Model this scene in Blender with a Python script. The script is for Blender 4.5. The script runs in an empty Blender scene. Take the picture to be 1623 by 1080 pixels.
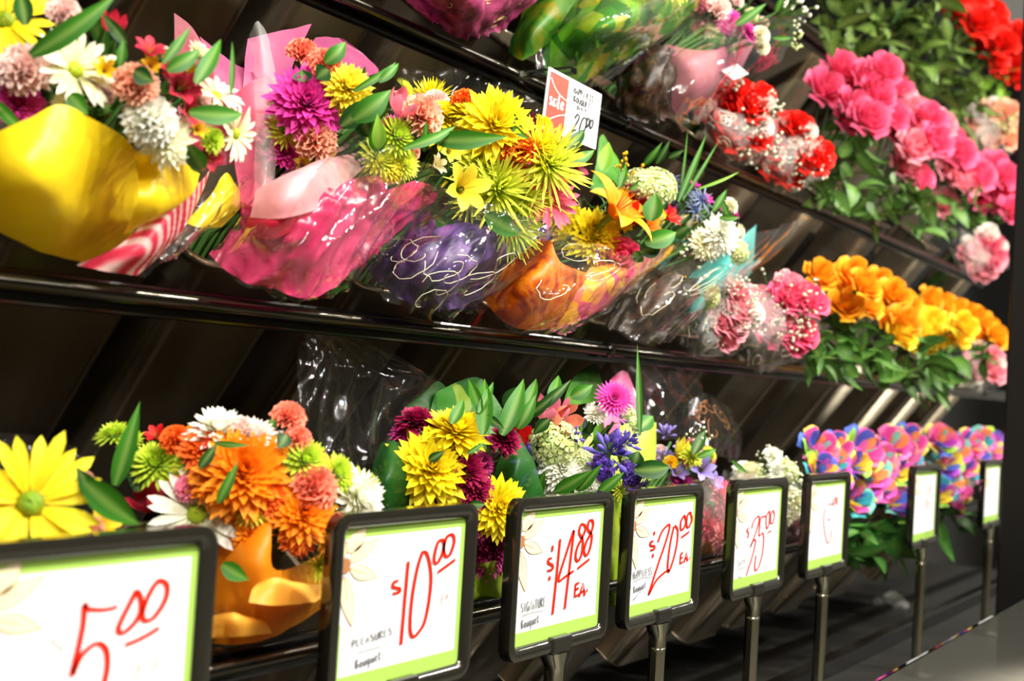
import bpy, math, random
from mathutils import Vector, Matrix, noise
random.seed(7)
SC = bpy.context.scene
COL = SC.collection
R = math.radians

# ------------------------------------------------------------------ camera
F, CX, CY, H = 2050.0, 811.5, 540.0, 1.20          # focal length in pixels, principal point, eye height


def cam_ray(u, v):
    return Vector(((u - CX) / F, (v - CY) / F, 1.0))


_X = cam_ray(2100, 685).normalized()               # the shelf rails run towards this vanishing point
_c = (_X.y - 0.06 * _X.x) / _X.z
_U = Vector((0.06, -1.0, _c)).normalized()
_Y = _U.cross(_X)
MW = Matrix((_X, _Y, _U))                          # camera space -> world
CAM = Vector((0, 0, H))
FWD = (MW @ Vector((0, 0, 1))).normalized()
cd = bpy.data.cameras.new('camera')
cam = bpy.data.objects.new('camera', cd)
COL.objects.link(cam)
right, up, back = MW @ Vector((1, 0, 0)), MW @ Vector((0, -1, 0)), MW @ Vector((0, 0, -1))
cam.matrix_world = Matrix(((right.x, up.x, back.x, 0), (right.y, up.y, back.y, 0), (right.z, up.z, back.z, H), (0, 0, 0, 1)))
cd.sensor_width = 36.0
cd.sensor_fit = 'HORIZONTAL'
cd.lens = F / 1623 * 36
cd.clip_start = 0.05
cd.dof.use_dof = True
cd.dof.focus_distance = 1.38
cd.dof.aperture_fstop = 5.6
SC.camera = cam

# ------------------------------------------------------------------ world, lamps, exposure
w = bpy.data.worlds.new('world')
SC.world = w
w.use_nodes = True
w.node_tree.nodes['Background'].inputs[0].default_value = (1.0, 0.93, 0.80, 1)
w.node_tree.nodes['Background'].inputs[1].default_value = 0.22
SC.view_settings.view_transform = 'Standard'
SC.view_settings.look = 'None'
SC.view_settings.exposure = -0.05
SC.view_settings.gamma = 1.0
SC.view_settings.use_curve_mapping = False
SC.cycles.max_bounces = 8
SC.cycles.transparent_max_bounces = 24
SC.cycles.glossy_bounces = 4
SC.cycles.transmission_bounces = 6
SC.cycles.caustics_reflective = False
SC.cycles.caustics_refractive = False


def area(name, loc, target, size, power, color=(1, .95, .86), spread=math.pi):
    l = bpy.data.lights.new(name, 'AREA')
    l.spread = spread
    l.shape = 'DISK'
    l.size = size
    l.energy = power
    l.color = color
    o = bpy.data.objects.new(name, l)
    COL.objects.link(o)
    o.location = loc
    o.rotation_euler = (Vector(target) - Vector(loc)).to_track_quat('-Z', 'Y').to_euler()


for i in range(9):                                   # row of spots over the aisle, aimed at the display
    x = -0.6 + i * 0.62
    area('display_spot', (x, -0.35, H + 1.45), (x + .15, 0.80, H + .05), 0.10, 27)
for x, y, p in ((-1.0, -2.2, 110), (2.5, -2.2, 110), (6.0, .9, 380)):   # general store lamps; the last is added, brightening floor the chutes mirror
    area('store_and_fill_lamp', (x, y, 3.6), (x, y, 0), 1.2, p, spread=R(180 if x < 5 else 30))


# ------------------------------------------------------------------ helpers
def ray(u, v):
    return (MW @ cam_ray(u, v)).normalized()


def at(u, v, Y):
    """point seen at pixel (u, v) on the vertical plane Y = const (the plane of a rail or sign row)"""
    r = ray(u, v)
    return CAM + r * (Y / r.y)


def dep(p):
    return (p - CAM).dot(FWD)


def lin(c):
    c = c.lstrip('#')
    o = []
    for i in (0, 2, 4):
        s = int(c[i:i + 2], 16) / 255
        o.append(s / 12.92 if s <= .04045 else ((s + .055) / 1.055) ** 2.4)
    return tuple(o)


def mix(a, b, t):
    return tuple(a[i] + (b[i] - a[i]) * t for i in range(3))


class MB:
    def __init__(s):
        s.V, s.F, s.C = [], [], []

    def v(s, p, c=(.5, .5, .5)):
        s.V.append(tuple(p)); s.C.append(c)
        return len(s.V) - 1

    def f(s, *i):
        s.F.append(i)

    def grid(s, pts, cols=None, close=False):
        n, m = len(pts), len(pts[0])
        b = len(s.V)
        for i in range(n):
            for j in range(m):
                s.v(pts[i][j], cols[i][j] if cols else (.5, .5, .5))
        for i in range(n - 1):
            for j in range(m if close else m - 1):
                k = (j + 1) % m
                s.f(b + i * m + j, b + i * m + k, b + (i + 1) * m + k, b + (i + 1) * m + j)

    def box(s, a, b):
        (x0, y0, z0), (x1, y1, z1) = a, b
        i = [s.v(p) for p in ((x0, y0, z0), (x1, y0, z0), (x1, y1, z0), (x0, y1, z0), (x0, y0, z1), (x1, y0, z1), (x1, y1, z1), (x0, y1, z1))]
        for q in ((3, 2, 1, 0), (4, 5, 6, 7), (0, 1, 5, 4), (1, 2, 6, 5), (2, 3, 7, 6), (3, 0, 4, 7)):
            s.f(*[i[k] for k in q])

    def tube(s, pts, rad, n=8, cap=True, col=(.5, .5, .5)):
        pts = [Vector(p) for p in pts]
        rads = rad if isinstance(rad, (list, tuple)) else [rad] * len(pts)
        rings = []
        for k, p in enumerate(pts):
            d = (pts[min(k + 1, len(pts) - 1)] - pts[max(k - 1, 0)]).normalized()
            a = d.orthogonal().normalized() if k == 0 else (a - d * a.dot(d)).normalized()
            b = d.cross(a)
            rings.append([p + (a * math.cos(2 * math.pi * j / n) + b * math.sin(2 * math.pi * j / n)) * rads[k] for j in range(n)])
        b0 = len(s.V)
        s.grid(rings, [[col] * n] * len(rings), close=True)
        if cap:
            s.f(*range(b0 + n - 1, b0 - 1, -1))
            e = b0 + (len(rings) - 1) * n
            s.f(*range(e, e + n))

    def mesh(s, name, mat, smooth=True):
        me = bpy.data.meshes.new(name)
        me.from_pydata(s.V, [], s.F)
        at_ = me.color_attributes.new('Col', 'FLOAT_COLOR', 'POINT')
        at_.data.foreach_set('color', [x for c in s.C for x in (c[0], c[1], c[2], 1)])
        if smooth:
            me.polygons.foreach_set('use_smooth', [True] * len(me.polygons))
        me.materials.append(mat)
        me.update()
        return me


def link(name, me, parent=None, loc=None, rot=None, scale=None):
    o = bpy.data.objects.new(name, me)
    COL.objects.link(o)
    o.parent = parent
    if loc is not None: o.location = loc
    if rot is not None:
        o.rotation_mode = 'QUATERNION'
        o.rotation_quaternion = rot
    if scale is not None: o.scale = scale if isinstance(scale, (tuple, list)) else (scale,) * 3
    return o


def thing(name, label, cat, loc, group=None):
    o = bpy.data.objects.new(name, None)
    o.empty_display_size = .05
    COL.objects.link(o)
    o.location = loc
    o['label'] = label; o['category'] = cat
    if group: o['group'] = group
    return o


def part(name, mb, mat, root, smooth=True):
    """mesh given in world coordinates, made a child of the thing (or part) root"""
    org = Vector((0, 0, 0))
    r = root
    while r is not None:
        org = org + Vector(r.location); r = r.parent
    mb.V = [(p[0] - org.x, p[1] - org.y, p[2] - org.z) for p in mb.V]
    return link(name, mb.mesh(name, mat, smooth), root)


def struct(name, mb, mat, smooth=False):
    o = link(name, mb.mesh(name, mat, smooth))
    o['kind'] = 'structure'
    return o


def bevel(o, wd, seg=2):
    m = o.modifiers.new('bevel', 'BEVEL'); m.width = wd; m.segments = seg; m.limit_method = 'ANGLE'
    return o


# ------------------------------------------------------------------ materials
def new_mat(name):
    m = bpy.data.materials.new(name); m.use_nodes = True
    nt = m.node_tree
    return m, nt, nt.nodes['Principled BSDF'], nt.nodes['Material Output']


def basic(name, col, rough=.5, metal=0, spec=.5, noise_amt=0, noise_scale=20, bump=0, coat=0):
    m, nt, p, out = new_mat(name)
    c = lin(col) if isinstance(col, str) else col
    p.inputs['Base Color'].default_value = (*c, 1)
    p.inputs['Roughness'].default_value = rough
    p.inputs['Metallic'].default_value = metal
    p.inputs['Specular IOR Level'].default_value = spec
    p.inputs['Coat Weight'].default_value = coat
    if noise_amt or bump:
        tc = nt.nodes.new('ShaderNodeTexCoord'); n = nt.nodes.new('ShaderNodeTexNoise')
        n.inputs['Scale'].default_value = noise_scale; n.inputs['Detail'].default_value = 4
        nt.links.new(tc.outputs['Object'], n.inputs['Vector'])
        if noise_amt:
            rp = nt.nodes.new('ShaderNodeMix'); rp.data_type = 'RGBA'
            rp.inputs['A'].default_value = (*[x * (1 - noise_amt) for x in c], 1)
            rp.inputs['B'].default_value = (*[min(1, x * (1 + noise_amt)) for x in c], 1)
            nt.links.new(n.outputs['Fac'], rp.inputs['Factor']); nt.links.new(rp.outputs['Result'], p.inputs['Base Color'])
        if bump:
            b = nt.nodes.new('ShaderNodeBump'); b.inputs['Strength'].default_value = bump; b.inputs['Distance'].default_value = .002
            nt.links.new(n.outputs['Fac'], b.inputs['Height']); nt.links.new(b.outputs['Normal'], p.inputs['Normal'])
    return m


def vertex_mat(name, rough, spec, trans, noise_amt=.12):
    """colour from the petals' own base-to-tip tint, thin enough to let light through"""
    m, nt, p, out = new_mat(name)
    a = nt.nodes.new('ShaderNodeVertexColor'); a.layer_name = 'Col'
    tc = nt.nodes.new('ShaderNodeTexCoord'); n = nt.nodes.new('ShaderNodeTexNoise'); n.inputs['Scale'].default_value = 9
    nt.links.new(tc.outputs['Object'], n.inputs['Vector'])
    hs = nt.nodes.new('ShaderNodeHueSaturation')
    mr = nt.nodes.new('ShaderNodeMapRange'); mr.inputs['To Min'].default_value = 1 - noise_amt; mr.inputs['To Max'].default_value = 1 + noise_amt
    nt.links.new(n.outputs['Fac'], mr.inputs['Value']); nt.links.new(mr.outputs['Result'], hs.inputs['Value'])
    nt.links.new(a.outputs['Color'], hs.inputs['Color'])
    nt.links.new(hs.outputs['Color'], p.inputs['Base Color'])
    p.inputs['Roughness'].default_value = rough; p.inputs['Specular IOR Level'].default_value = spec
    t = nt.nodes.new('ShaderNodeBsdfTranslucent'); nt.links.new(hs.outputs['Color'], t.inputs['Color'])
    mx = nt.nodes.new('ShaderNodeMixShader'); mx.inputs[0].default_value = trans
    nt.links.new(p.outputs[0], mx.inputs[1]); nt.links.new(t.outputs[0], mx.inputs[2]); nt.links.new(mx.outputs[0], out.inputs['Surface'])
    return m


def paper(name, cols, kind='plain', scale=12, trans=.3, rough=.45, alpha=1.0, spec=.4, bump=.5):
    m, nt, p, out = new_mat(name)
    cs = [lin(c) for c in cols]
    tc = nt.nodes.new('ShaderNodeTexCoord')
    ramp = nt.nodes.new('ShaderNodeValToRGB'); el = ramp.color_ramp.elements
    if kind == 'stripe':
        tx = nt.nodes.new('ShaderNodeTexWave'); tx.inputs['Scale'].default_value = scale; tx.inputs['Distortion'].default_value = 1.5
        tx.bands_direction = 'DIAGONAL'
        fac = tx.outputs['Fac']; hard = True
    elif kind == 'print':
        tx = nt.nodes.new('ShaderNodeTexVoronoi'); tx.inputs['Scale'].default_value = scale
        fac = tx.outputs['Color']; hard = True
    else:
        tx = nt.nodes.new('ShaderNodeTexNoise'); tx.inputs['Scale'].default_value = scale; tx.inputs['Detail'].default_value = 3
        tx.inputs['Distortion'].default_value = 1.5 if kind == 'marble' else 0
        fac = tx.outputs['Fac']; hard = False
    nt.links.new(tc.outputs['Object'], tx.inputs['Vector']); nt.links.new(fac, ramp.inputs['Fac'])
    n = len(cs)
    lo, hi = (.15, .85) if hard else (.35, .65)
    while len(el) < n: el.new(.5)
    for i, c in enumerate(cs):
        el[i].position = lo + (hi - lo) * (i / (n - 1) if n > 1 else 0); el[i].color = (*c, 1)
    if n == 1: el[1].color = (*cs[0], 1)
    nt.links.new(ramp.outputs[0], p.inputs['Base Color'])
    p.inputs['Roughness'].default_value = rough; p.inputs['Specular IOR Level'].default_value = spec
    nb = nt.nodes.new('ShaderNodeTexNoise'); nb.inputs['Scale'].default_value = 45; nb.inputs['Detail'].default_value = 2
    nt.links.new(tc.outputs['Object'], nb.inputs['Vector'])
    b = nt.nodes.new('ShaderNodeBump'); b.inputs['Strength'].default_value = bump; b.inputs['Distance'].default_value = .003
    nt.links.new(nb.outputs['Fac'], b.inputs['Height']); nt.links.new(b.outputs['Normal'], p.inputs['Normal'])
    t = nt.nodes.new('ShaderNodeBsdfTranslucent'); nt.links.new(ramp.outputs[0], t.inputs['Color'])
    mx = nt.nodes.new('ShaderNodeMixShader'); mx.inputs[0].default_value = trans
    nt.links.new(p.outputs[0], mx.inputs[1]); nt.links.new(t.outputs[0], mx.inputs[2])
    fin = mx
    if alpha < 1:
        tr = nt.nodes.new('ShaderNodeBsdfTransparent'); tr.inputs[0].default_value = (*mix((1, 1, 1), cs[0], .4), 1)
        m2 = nt.nodes.new('ShaderNodeMixShader'); m2.inputs[0].default_value = alpha
        nt.links.new(tr.outputs[0], m2.inputs[1]); nt.links.new(mx.outputs[0], m2.inputs[2]); fin = m2
    nt.links.new(fin.outputs[0], out.inputs['Surface'])
    return m


def cello_mat(name, tint=(.97, .97, .95), milk=.004, refl=.5, bump=.10, scale=12, rough=.05):
    m, nt, p, out = new_mat(name)
    nt.nodes.remove(p)
    tc = nt.nodes.new('ShaderNodeTexCoord')
    n = nt.nodes.new('ShaderNodeTexNoise'); n.inputs['Scale'].default_value = scale; n.inputs['Detail'].default_value = 2; n.inputs['Distortion'].default_value = .8
    nt.links.new(tc.outputs['Object'], n.inputs['Vector'])
    b = nt.nodes.new('ShaderNodeBump'); b.inputs['Strength'].default_value = bump; b.inputs['Distance'].default_value = .01
    nt.links.new(n.outputs['Fac'], b.inputs['Height'])
    g = nt.nodes.new('ShaderNodeBsdfGlossy'); g.inputs['Roughness'].default_value = rough; g.inputs['Color'].default_value = (1, 1, 1, 1)
    nt.links.new(b.outputs['Normal'], g.inputs['Normal'])
    t = nt.nodes.new('ShaderNodeBsdfTransparent'); t.inputs[0].default_value = (*tint, 1)
    d = nt.nodes.new('ShaderNodeBsdfDiffuse'); d.inputs[0].default_value = (.9, .9, .86, 1)
    m0 = nt.nodes.new('ShaderNodeMixShader'); m0.inputs[0].default_value = milk
    nt.links.new(t.outputs[0], m0.inputs[1]); nt.links.new(d.outputs[0], m0.inputs[2])
    fr = nt.nodes.new('ShaderNodeFresnel'); fr.inputs['IOR'].default_value = 1.45
    ge = nt.nodes.new('ShaderNodeNewGeometry'); mr = nt.nodes.new('ShaderNodeMapRange')   # film: same reflectance from both faces
    mr.inputs['To Min'].default_value = 1.45; mr.inputs['To Max'].default_value = 1 / 1.45
    nt.links.new(ge.outputs['Backfacing'], mr.inputs['Value']); nt.links.new(mr.outputs['Result'], fr.inputs['IOR'])
    ml = nt.nodes.new('ShaderNodeMath'); ml.operation = 'MULTIPLY_ADD'; ml.inputs[1].default_value = refl; ml.inputs[2].default_value = .0
    nt.links.new(fr.outputs[0], ml.inputs[0])
    m1 = nt.nodes.new('ShaderNodeMixShader'); nt.links.new(ml.outputs[0], m1.inputs[0])
    nt.links.new(m0.outputs[0], m1.inputs[1]); nt.links.new(g.outputs[0], m1.inputs[2])
    nt.links.new(m1.outputs[0], out.inputs['Surface'])
    return m


PETAL = vertex_mat('petal', .55, .25, .28)
LEAF = vertex_mat('leaf', .5, .3, .2, .25)
CELLO = cello_mat('cellophane', refl=1.0, milk=.012, bump=.14)
CELLO_BACK = cello_mat('clear_cellophane', refl=.6)
CELLO_MILK = cello_mat('cloudy_cellophane', milk=.16)
CELLO_PINK = cello_mat('pink_cellophane', tint=(.95, .72, .76), milk=.08)
CELLO_LACE = cello_mat('frosted_cellophane', milk=.13, bump=.6, scale=30)
BLACK = basic('black_gloss_plastic', '#0b0a09', .18, 0, .6)
BLACKM = basic('black_satin_metal', '#060605', .42, 0, .15, bump=.1, noise_scale=200)
CHUTE = basic('smoky_mirror_plastic', '#988b76', .22, .8, .5, bump=.08, noise_scale=10)
RAIL = basic('rail_metal', '#4a4740', .22, 1.0, .5)
FRAME = basic('sign_frame_plastic', '#33312a', .16, .6, .6, coat=.6)
CHROME = basic('chrome', '#b8b4a0', .16, 1.0)
CARD = basic('card_white', '#dcdee2', .6, 0, .2)
GREEN_INK = basic('green_print', '#9cc256', .6, 0, .2)
RED_INK = basic('red_marker', '#d81e04', .5, 0, .2)
PINK_INK = basic('faded_marker', '#d8907c', .5, 0, .2)
BLACK_INK = basic('black_marker', '#1a1a1c', .5, 0, .2)
GREY_INK = basic('faded_black_marker', '#c9c9cc', .5, 0, .2)
CREAM_INK = basic('cream_print', '#e2d6ae', .6, 0, .2, noise_amt=.06, noise_scale=60)
BROWN_INK = basic('brown_print', '#a06a42', .6, 0, .2)
SALE_INK = basic('sale_red_print', '#b83a26', .5, 0, .3)
DECKM = basic('grey_deck', '#22221f', .45, 0, .4, noise_amt=.25, noise_scale=14)
FLOORM = basic('store_floor', '#8a867a', .30, 0, .5, noise_amt=.1, noise_scale=3)
WALLB = basic('black_wall', '#030303', .6, 0, .08, noise_amt=.2)
WALLF = basic('store_wall', '#7a7260', .7, 0, .3, noise_amt=.1, noise_scale=2)
SCROLL = basic('white_scroll_print', '#e8e2c4', .35, 0, .5)
GOLD_PRINT = basic('gold_scroll_print', '#c9b06a', .3, .3, .5)


def glass_mat():
    m, nt, p, out = new_mat('clear_glass')
    p.inputs['Base Color'].default_value = (.96, .99, .97, 1); p.inputs['Roughness'].default_value = .02
    p.inputs['Transmission Weight'].default_value = 1; p.inputs['IOR'].default_value = 1.48
    return m


GLASS = glass_mat()

# ------------------------------------------------------------------ the setting
mb = MB(); mb.box((-8, -6, -.05), (12, 4, 0)); struct('floor', mb, FLOORM)
mb = MB(); mb.box((-8, 2.2, 0), (12, 2.3, 4.2)); struct('wall_back', mb, WALLB)
mb = MB(); mb.box((-8, -6.1, 0), (12, -6.0, 4.2)); struct('wall_front', mb, WALLF)

# tiers: distance back of each front rail; its height follows from the rail's pixel line
TY = dict(B=.72, M=.84, U=.93, T=1.02)
TPX = dict(B=(753, 975), M=(800, 537), U=(1000, 199), T=(1330, 92))
TZ = {k: at(*TPX[k], TY[k]).z for k in TY}
LEAN = R(37)
AX = Vector((0, math.sin(LEAN), -math.cos(LEAN)))       # chute axis, running down and back
NF = Vector((0, -math.cos(LEAN), -math.sin(LEAN)))      # outward face of a chute
XA, XB = -.3, 4.3
DECK_Z = at(888, 1028, .63).z - .238

stand = thing('display_stand', 'long black tiered flower display stand with dark metal front rails', 'display stand', (2.4, .9, 0))
for k in 'BMUT':
    y, z = TY[k], TZ[k]
    mb = MB(); mb.tube([(XA, y, z), (XB, y, z)], .0075 if k != 'B' else .006, 14); part('rail', mb, RAIL, stand)
    # ledge just behind the rail and sloped back panel behind the chutes
    mb = MB(); mb.box((XA, y + .010, z - .016), (XB, y + .022, z + .012)); bevel(part('ledge', mb, BLACK, stand, False), .003)
    ln = .34 if k != 'B' else .28
    a = Vector((0, y + .205, z + .02)); q = a + AX * ln
    mb = MB()
    t = Vector((0, .012, .009))
    lo = [(XA, a.y, a.z), (XB, a.y, a.z), (XB, q.y, q.z), (XA, q.y, q.z)]
    hi = [(p[0], p[1] + t.y, p[2] + t.z) for p in lo]
    i = [mb.v(p) for p in lo + hi]
    for f in ((0, 1, 2, 3), (7, 6, 5, 4), (0, 4, 5, 1), (1, 5, 6, 2), (2, 6, 7, 3), (3, 7, 4, 0)): mb.f(*[i[j] for j in f])
    part('back_panel', mb, BLACKM, stand, False)
for k, us in (('M', (962, 1560)), ('U', (990,)), ('B', (1300,))):
    for u in us:
        r = ray(u, 0)
        # ring clip around the rail
        x = None
        y, z = TY[k], TZ[k]
        lo_, hi_ = 0., 6.
        for _ in range(40):
            x = (lo_ + hi_) / 2
            c = MW.transposed() @ Vector((x, y, z - H))
            if CX + F * c.x / c.z < u: lo_ = x
            else: hi_ = x
        mb = MB(); mb.tube([(x - .005, y, z), (x + .005, y, z)], .0105, 14); part('rail_clip', mb, BLACK, stand)
mb = MB(); mb.box((XA, .44, DECK_Z - .03), (XB, 1.5, DECK_Z)); part('deck', mb, DECKM, stand, False)
mb = MB(); mb.box((XA, .53, 0), (XB, 1.5, DECK_Z - .03)); part('base_cabinet', mb, BLACKM, stand, False)
mb = MB(); mb.box((XA, .74, DECK_Z), (XB, .77, DECK_Z + .03)); bevel(part('deck_step', mb, BLACK, stand, False), .004)
mb = MB(); mb.box((XA, 1.5, 0), (7.5, 1.54, 3.2)); part('rear_panel', mb, WALLB, stand, False)

gz = at(1500, 1012, .44).z
gl = thing('glass_guard', 'low clear glass guard along the front edge of the deck', 'glass panel', (2.5, .437, DECK_Z - .06))
mb = MB(); mb.box((.9, .430, DECK_Z - .06), (4.2, .437, gz)); bevel(part('pane', mb, GLASS, gl, False), .0012)

xa = at(1597, 540, .52).x
mb = MB(); mb.box((xa, .45, DECK_Z + .0008), (xa + .12, .52, 2.9))
o = part('upright_post', mb, basic('black_upright_paint', '#0c0a08', .35, 0, .4, noise_amt=.2), None, False)
bevel(o, .004); o['label'] = 'tall square black upright post at far end of flower display'; o['category'] = 'post'

# ------------------------------------------------------------------ chutes
CHUTE_W = .150


def x_on(k, u):
    y, z = TY[k], TZ[k]
    lo_, hi_ = -1., 9.
    for _ in range(50):
        x = (lo_ + hi_) / 2
        c = MW.transposed() @ Vector((x, y, z - H))
        if c.z > .05 and CX + F * c.x / c.z > u: hi_ = x
        else: lo_ = x
    return x


def chute(k, x, label, wd=CHUTE_W, lip=.05, ln=.42):
    y, z = TY[k], TZ[k]
    dp = .105
    if k == 'B': ln = .24
    front = Vector((x, y + .048, z)) - AX * lip
    root = thing('flower_chute', label, 'chute', front + AX * (lip + ln), 'black chutes of the display')
    ex = Vector((1, 0, 0)); eb = -NF
    def loop(hw, d0, d1, rr):
        pts = []
        for (cx_, cy_, a0) in ((hw - rr, d0 + rr, -90), (hw - rr, d1 - rr, 0), (-hw + rr, d1 - rr, 90), (-hw + rr, d0 + rr, 180)):
            for j in range(5):
                a = R(a0 + j * 22.5)
                pts.append((cx_ + rr * math.cos(a), cy_ + rr * math.sin(a)))
        return pts
    outer, inner = loop(wd / 2, 0, dp, .022), loop(wd / 2 - .003, .003, dp - .003, .020)
    P = lambda q, s: front + ex * q[0] + eb * q[1] + AX * s
    L = lip + ln
    rim = [P((q[0] * 1.06, q[1] * 1.06 - .004), 0) for q in outer]
    rings = [[P(q, L) for q in outer], [P(q, .008) for q in outer], [P((q[0] * 1.05, q[1] * 1.05 - .003), .006) for q in outer], rim,
             [P(q, .0) for q in inner], [P(q, L - .004) for q in inner]]
    mb = MB(); mb.grid(rings, None, True)
    n = len(outer)
    mb.f(*range(n)); mb.f(*range(len(mb.V) - 1, len(mb.V) - n - 1, -1))
    o = part('body', mb, CHUTE, root); bevel(o, .001, 1)
    return root, front


# ------------------------------------------------------------------ flower meshes
def golden(i): return i * 2.399963


def prof_round(t): return max(0.0, (t ** .6) * (1 - t ** 5) * 1.15)
def prof_lance(t): return max(0.0, math.sin(math.pi * min(1, t ** .75)) ** .8)
def prof_thin(t): return max(.12, (1 - t ** 6)) * (.55 + .45 * t)


def petal(mb, az, r0, z0, L, W, e0, e1, prof, c0, c1, seg=5, cup=.2, jit=.08, rnd=random):
    d = Vector((math.cos(az), math.sin(az), 0)); tg = Vector((-math.sin(az), math.cos(az), 0)); zz = Vector((0, 0, 1))
    p = d * r0 + zz * z0
    k = 1 + rnd.uniform(-jit, jit)
    sh = 1 + rnd.uniform(-.12, .12)
    rows, cols = [], []
    for i in range(seg + 1):
        t = i / seg
        e = e0 + (e1 - e0) * t
        wv = W * prof(t)
        nrm = d * -math.sin(e) + zz * math.cos(e)
        rows.append([p - tg * wv + nrm * (cup * wv), p, p + tg * wv + nrm * (cup * wv)])
        c = mix(c0, c1, t ** .8); c = tuple(min(1, x * sh) for x in c)
        cols.append([c, tuple(x * .93 for x in c), c])
        st = L * k / seg
        p = p + (d * math.cos(e) + zz * math.sin(e)) * st
    mb.grid(rows, cols)


def frill(mb, az, r0, z0, L, W, e0, e1, c0, c1, rnd):
    d = Vector((math.cos(az), math.sin(az), 0)); tg = Vector((-math.sin(az), math.cos(az), 0)); zz = Vector((0, 0, 1))
    rows, cols = [], []
    p = d * r0 + zz * z0
    ph = rnd.uniform(0, 6)
    sh = 1 + rnd.uniform(-.15, .12)
    for i in range(5):
        t = i / 4
        e = e0 + (e1 - e0) * t
        nrm = d * -math.sin(e) + zz * math.cos(e); dirv = d * math.cos(e) + zz * math.sin(e)
        row = []
        for j in range(7):
            s = j / 3 - 1
            rf = t * t * .13 * math.sin(j * 2.4 + ph)
            row.append(p + tg * (s * W * (.25 + .75 * t)) + nrm * rf + dirv * (t * .07 * math.cos(j * 3.1 + ph) - abs(s) ** 3 * .12 * t))
        c = tuple(min(1, x * sh) for x in mix(c0, c1, t))
        rows.append(row); cols.append([c] * 7)
        p = p + dirv * (L / 4)
    mb.grid(rows, cols)


def dome(mb, r, z, h, c, n=12, m=4, bump=0.03, rnd=random):
    rows, cols = [], []
    for i in range(m + 1):
        a = math.pi / 2 * i / m
        rr = r * math.cos(a) + .0005; zv = z + h * math.sin(a)
        rows.append([(rr * math.cos(2 * math.pi * j / n), rr * math.sin(2 * math.pi * j / n), zv + rnd.uniform(-bump, bump) * r) for j in range(n)])
        cols.append([tuple(x * rnd.uniform(.75, 1.15) for x in c)] * n)
    mb.grid(rows, cols, True)


def calyx(mb, r, depth, c=(.05, .16, .02)):
    rows = [[(r * q * math.cos(a), r * q * math.sin(a), z) for a in [2 * math.pi * j / 8 for j in range(8)]] for q, z in ((.9, .0), (.6, -depth * .5), (.25, -depth), (.12, -depth * 2.2))]
    mb.grid(rows, [[c] * 8] * 4, True)


COLORS = {
    'yellow': ('#f2cc00', '#fff02a'), 'lemon': ('#f2d21c', '#fff04a'), 'gold': ('#e8a400', '#ffd21e'), 'cream': ('#e6e89a', '#fffbe0'), 'white': ('#eef0c8', '#fffef4'),
    'lime': ('#8fb51a', '#d8ee4a'), 'limey': ('#b8cf28', '#f0f25a'), 'orange': ('#ef6a00', '#ffa01a'), 'deeporange': ('#e04a08', '#ff7a2a'), 'peach': ('#f28a6a', '#ffc4a6'),
    'salmon': ('#f0765a', '#ff9c80'), 'pink': ('#ee5a86', '#ff9ab4'), 'hotpink': ('#e02a6a', '#ff6a98'), 'palepink': ('#f2a8a8', '#ffe2d8'), 'magenta': ('#b01070', '#f04ab4'),
    'plum': ('#6a0c44', '#c43a8a'), 'burgundy': ('#4a0424', '#a81650'), 'red': ('#b00410', '#f02420'), 'crimson': ('#8a0a22', '#d8324a'), 'whitepink': ('#f0b8b0', '#fff4ec'),
    'violet': ('#3a2a8a', '#8a78dc'), 'purple': ('#4a22a0', '#9a6ae8'), 'lilac': ('#7a6ac0', '#b8a8ec'), 'hydra': ('#c6d878', '#f4f6d0'), 'blue': ('#28408a', '#7890c8'),
    'roseorange': ('#f08a08', '#ffb424'), 'roseyellow': ('#f6b400', '#ffe23a'), 'rosered': ('#a80208', '#f4281a'), 'rosepink': ('#e02c66', '#fa6f98'), 'rosepale': ('#ee6488', '#fcaab6'),
    'redpink': ('#d81838', '#ff7a9a'), 'thistle': ('#4a5a8a', '#9aa8c8'), 'brown': ('#3a1c10', '#6a3a20'),
}
COLORS = {k: (lin(a), lin(b)) for k, (a, b) in COLORS.items()}
RAINBOW = [lin(c) for c in ('#e03aa0', '#f470b8', '#f8dc28', '#98d83c', '#18b0c4', '#3a60d0', '#b83ad0', '#ff9a4a', '#f8708a', '#78d4c0', '#f8e24a', '#e84aa8', '#d050c8', '#28b8c0')]
CENTER = {'yellow': lin('#8aa01c'), 'white': lin('#a8c028'), 'cream': lin('#b0c428'), 'redpink': lin('#d8c828'), 'orange': lin('#c86a08')}
CACHE = {}


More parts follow.
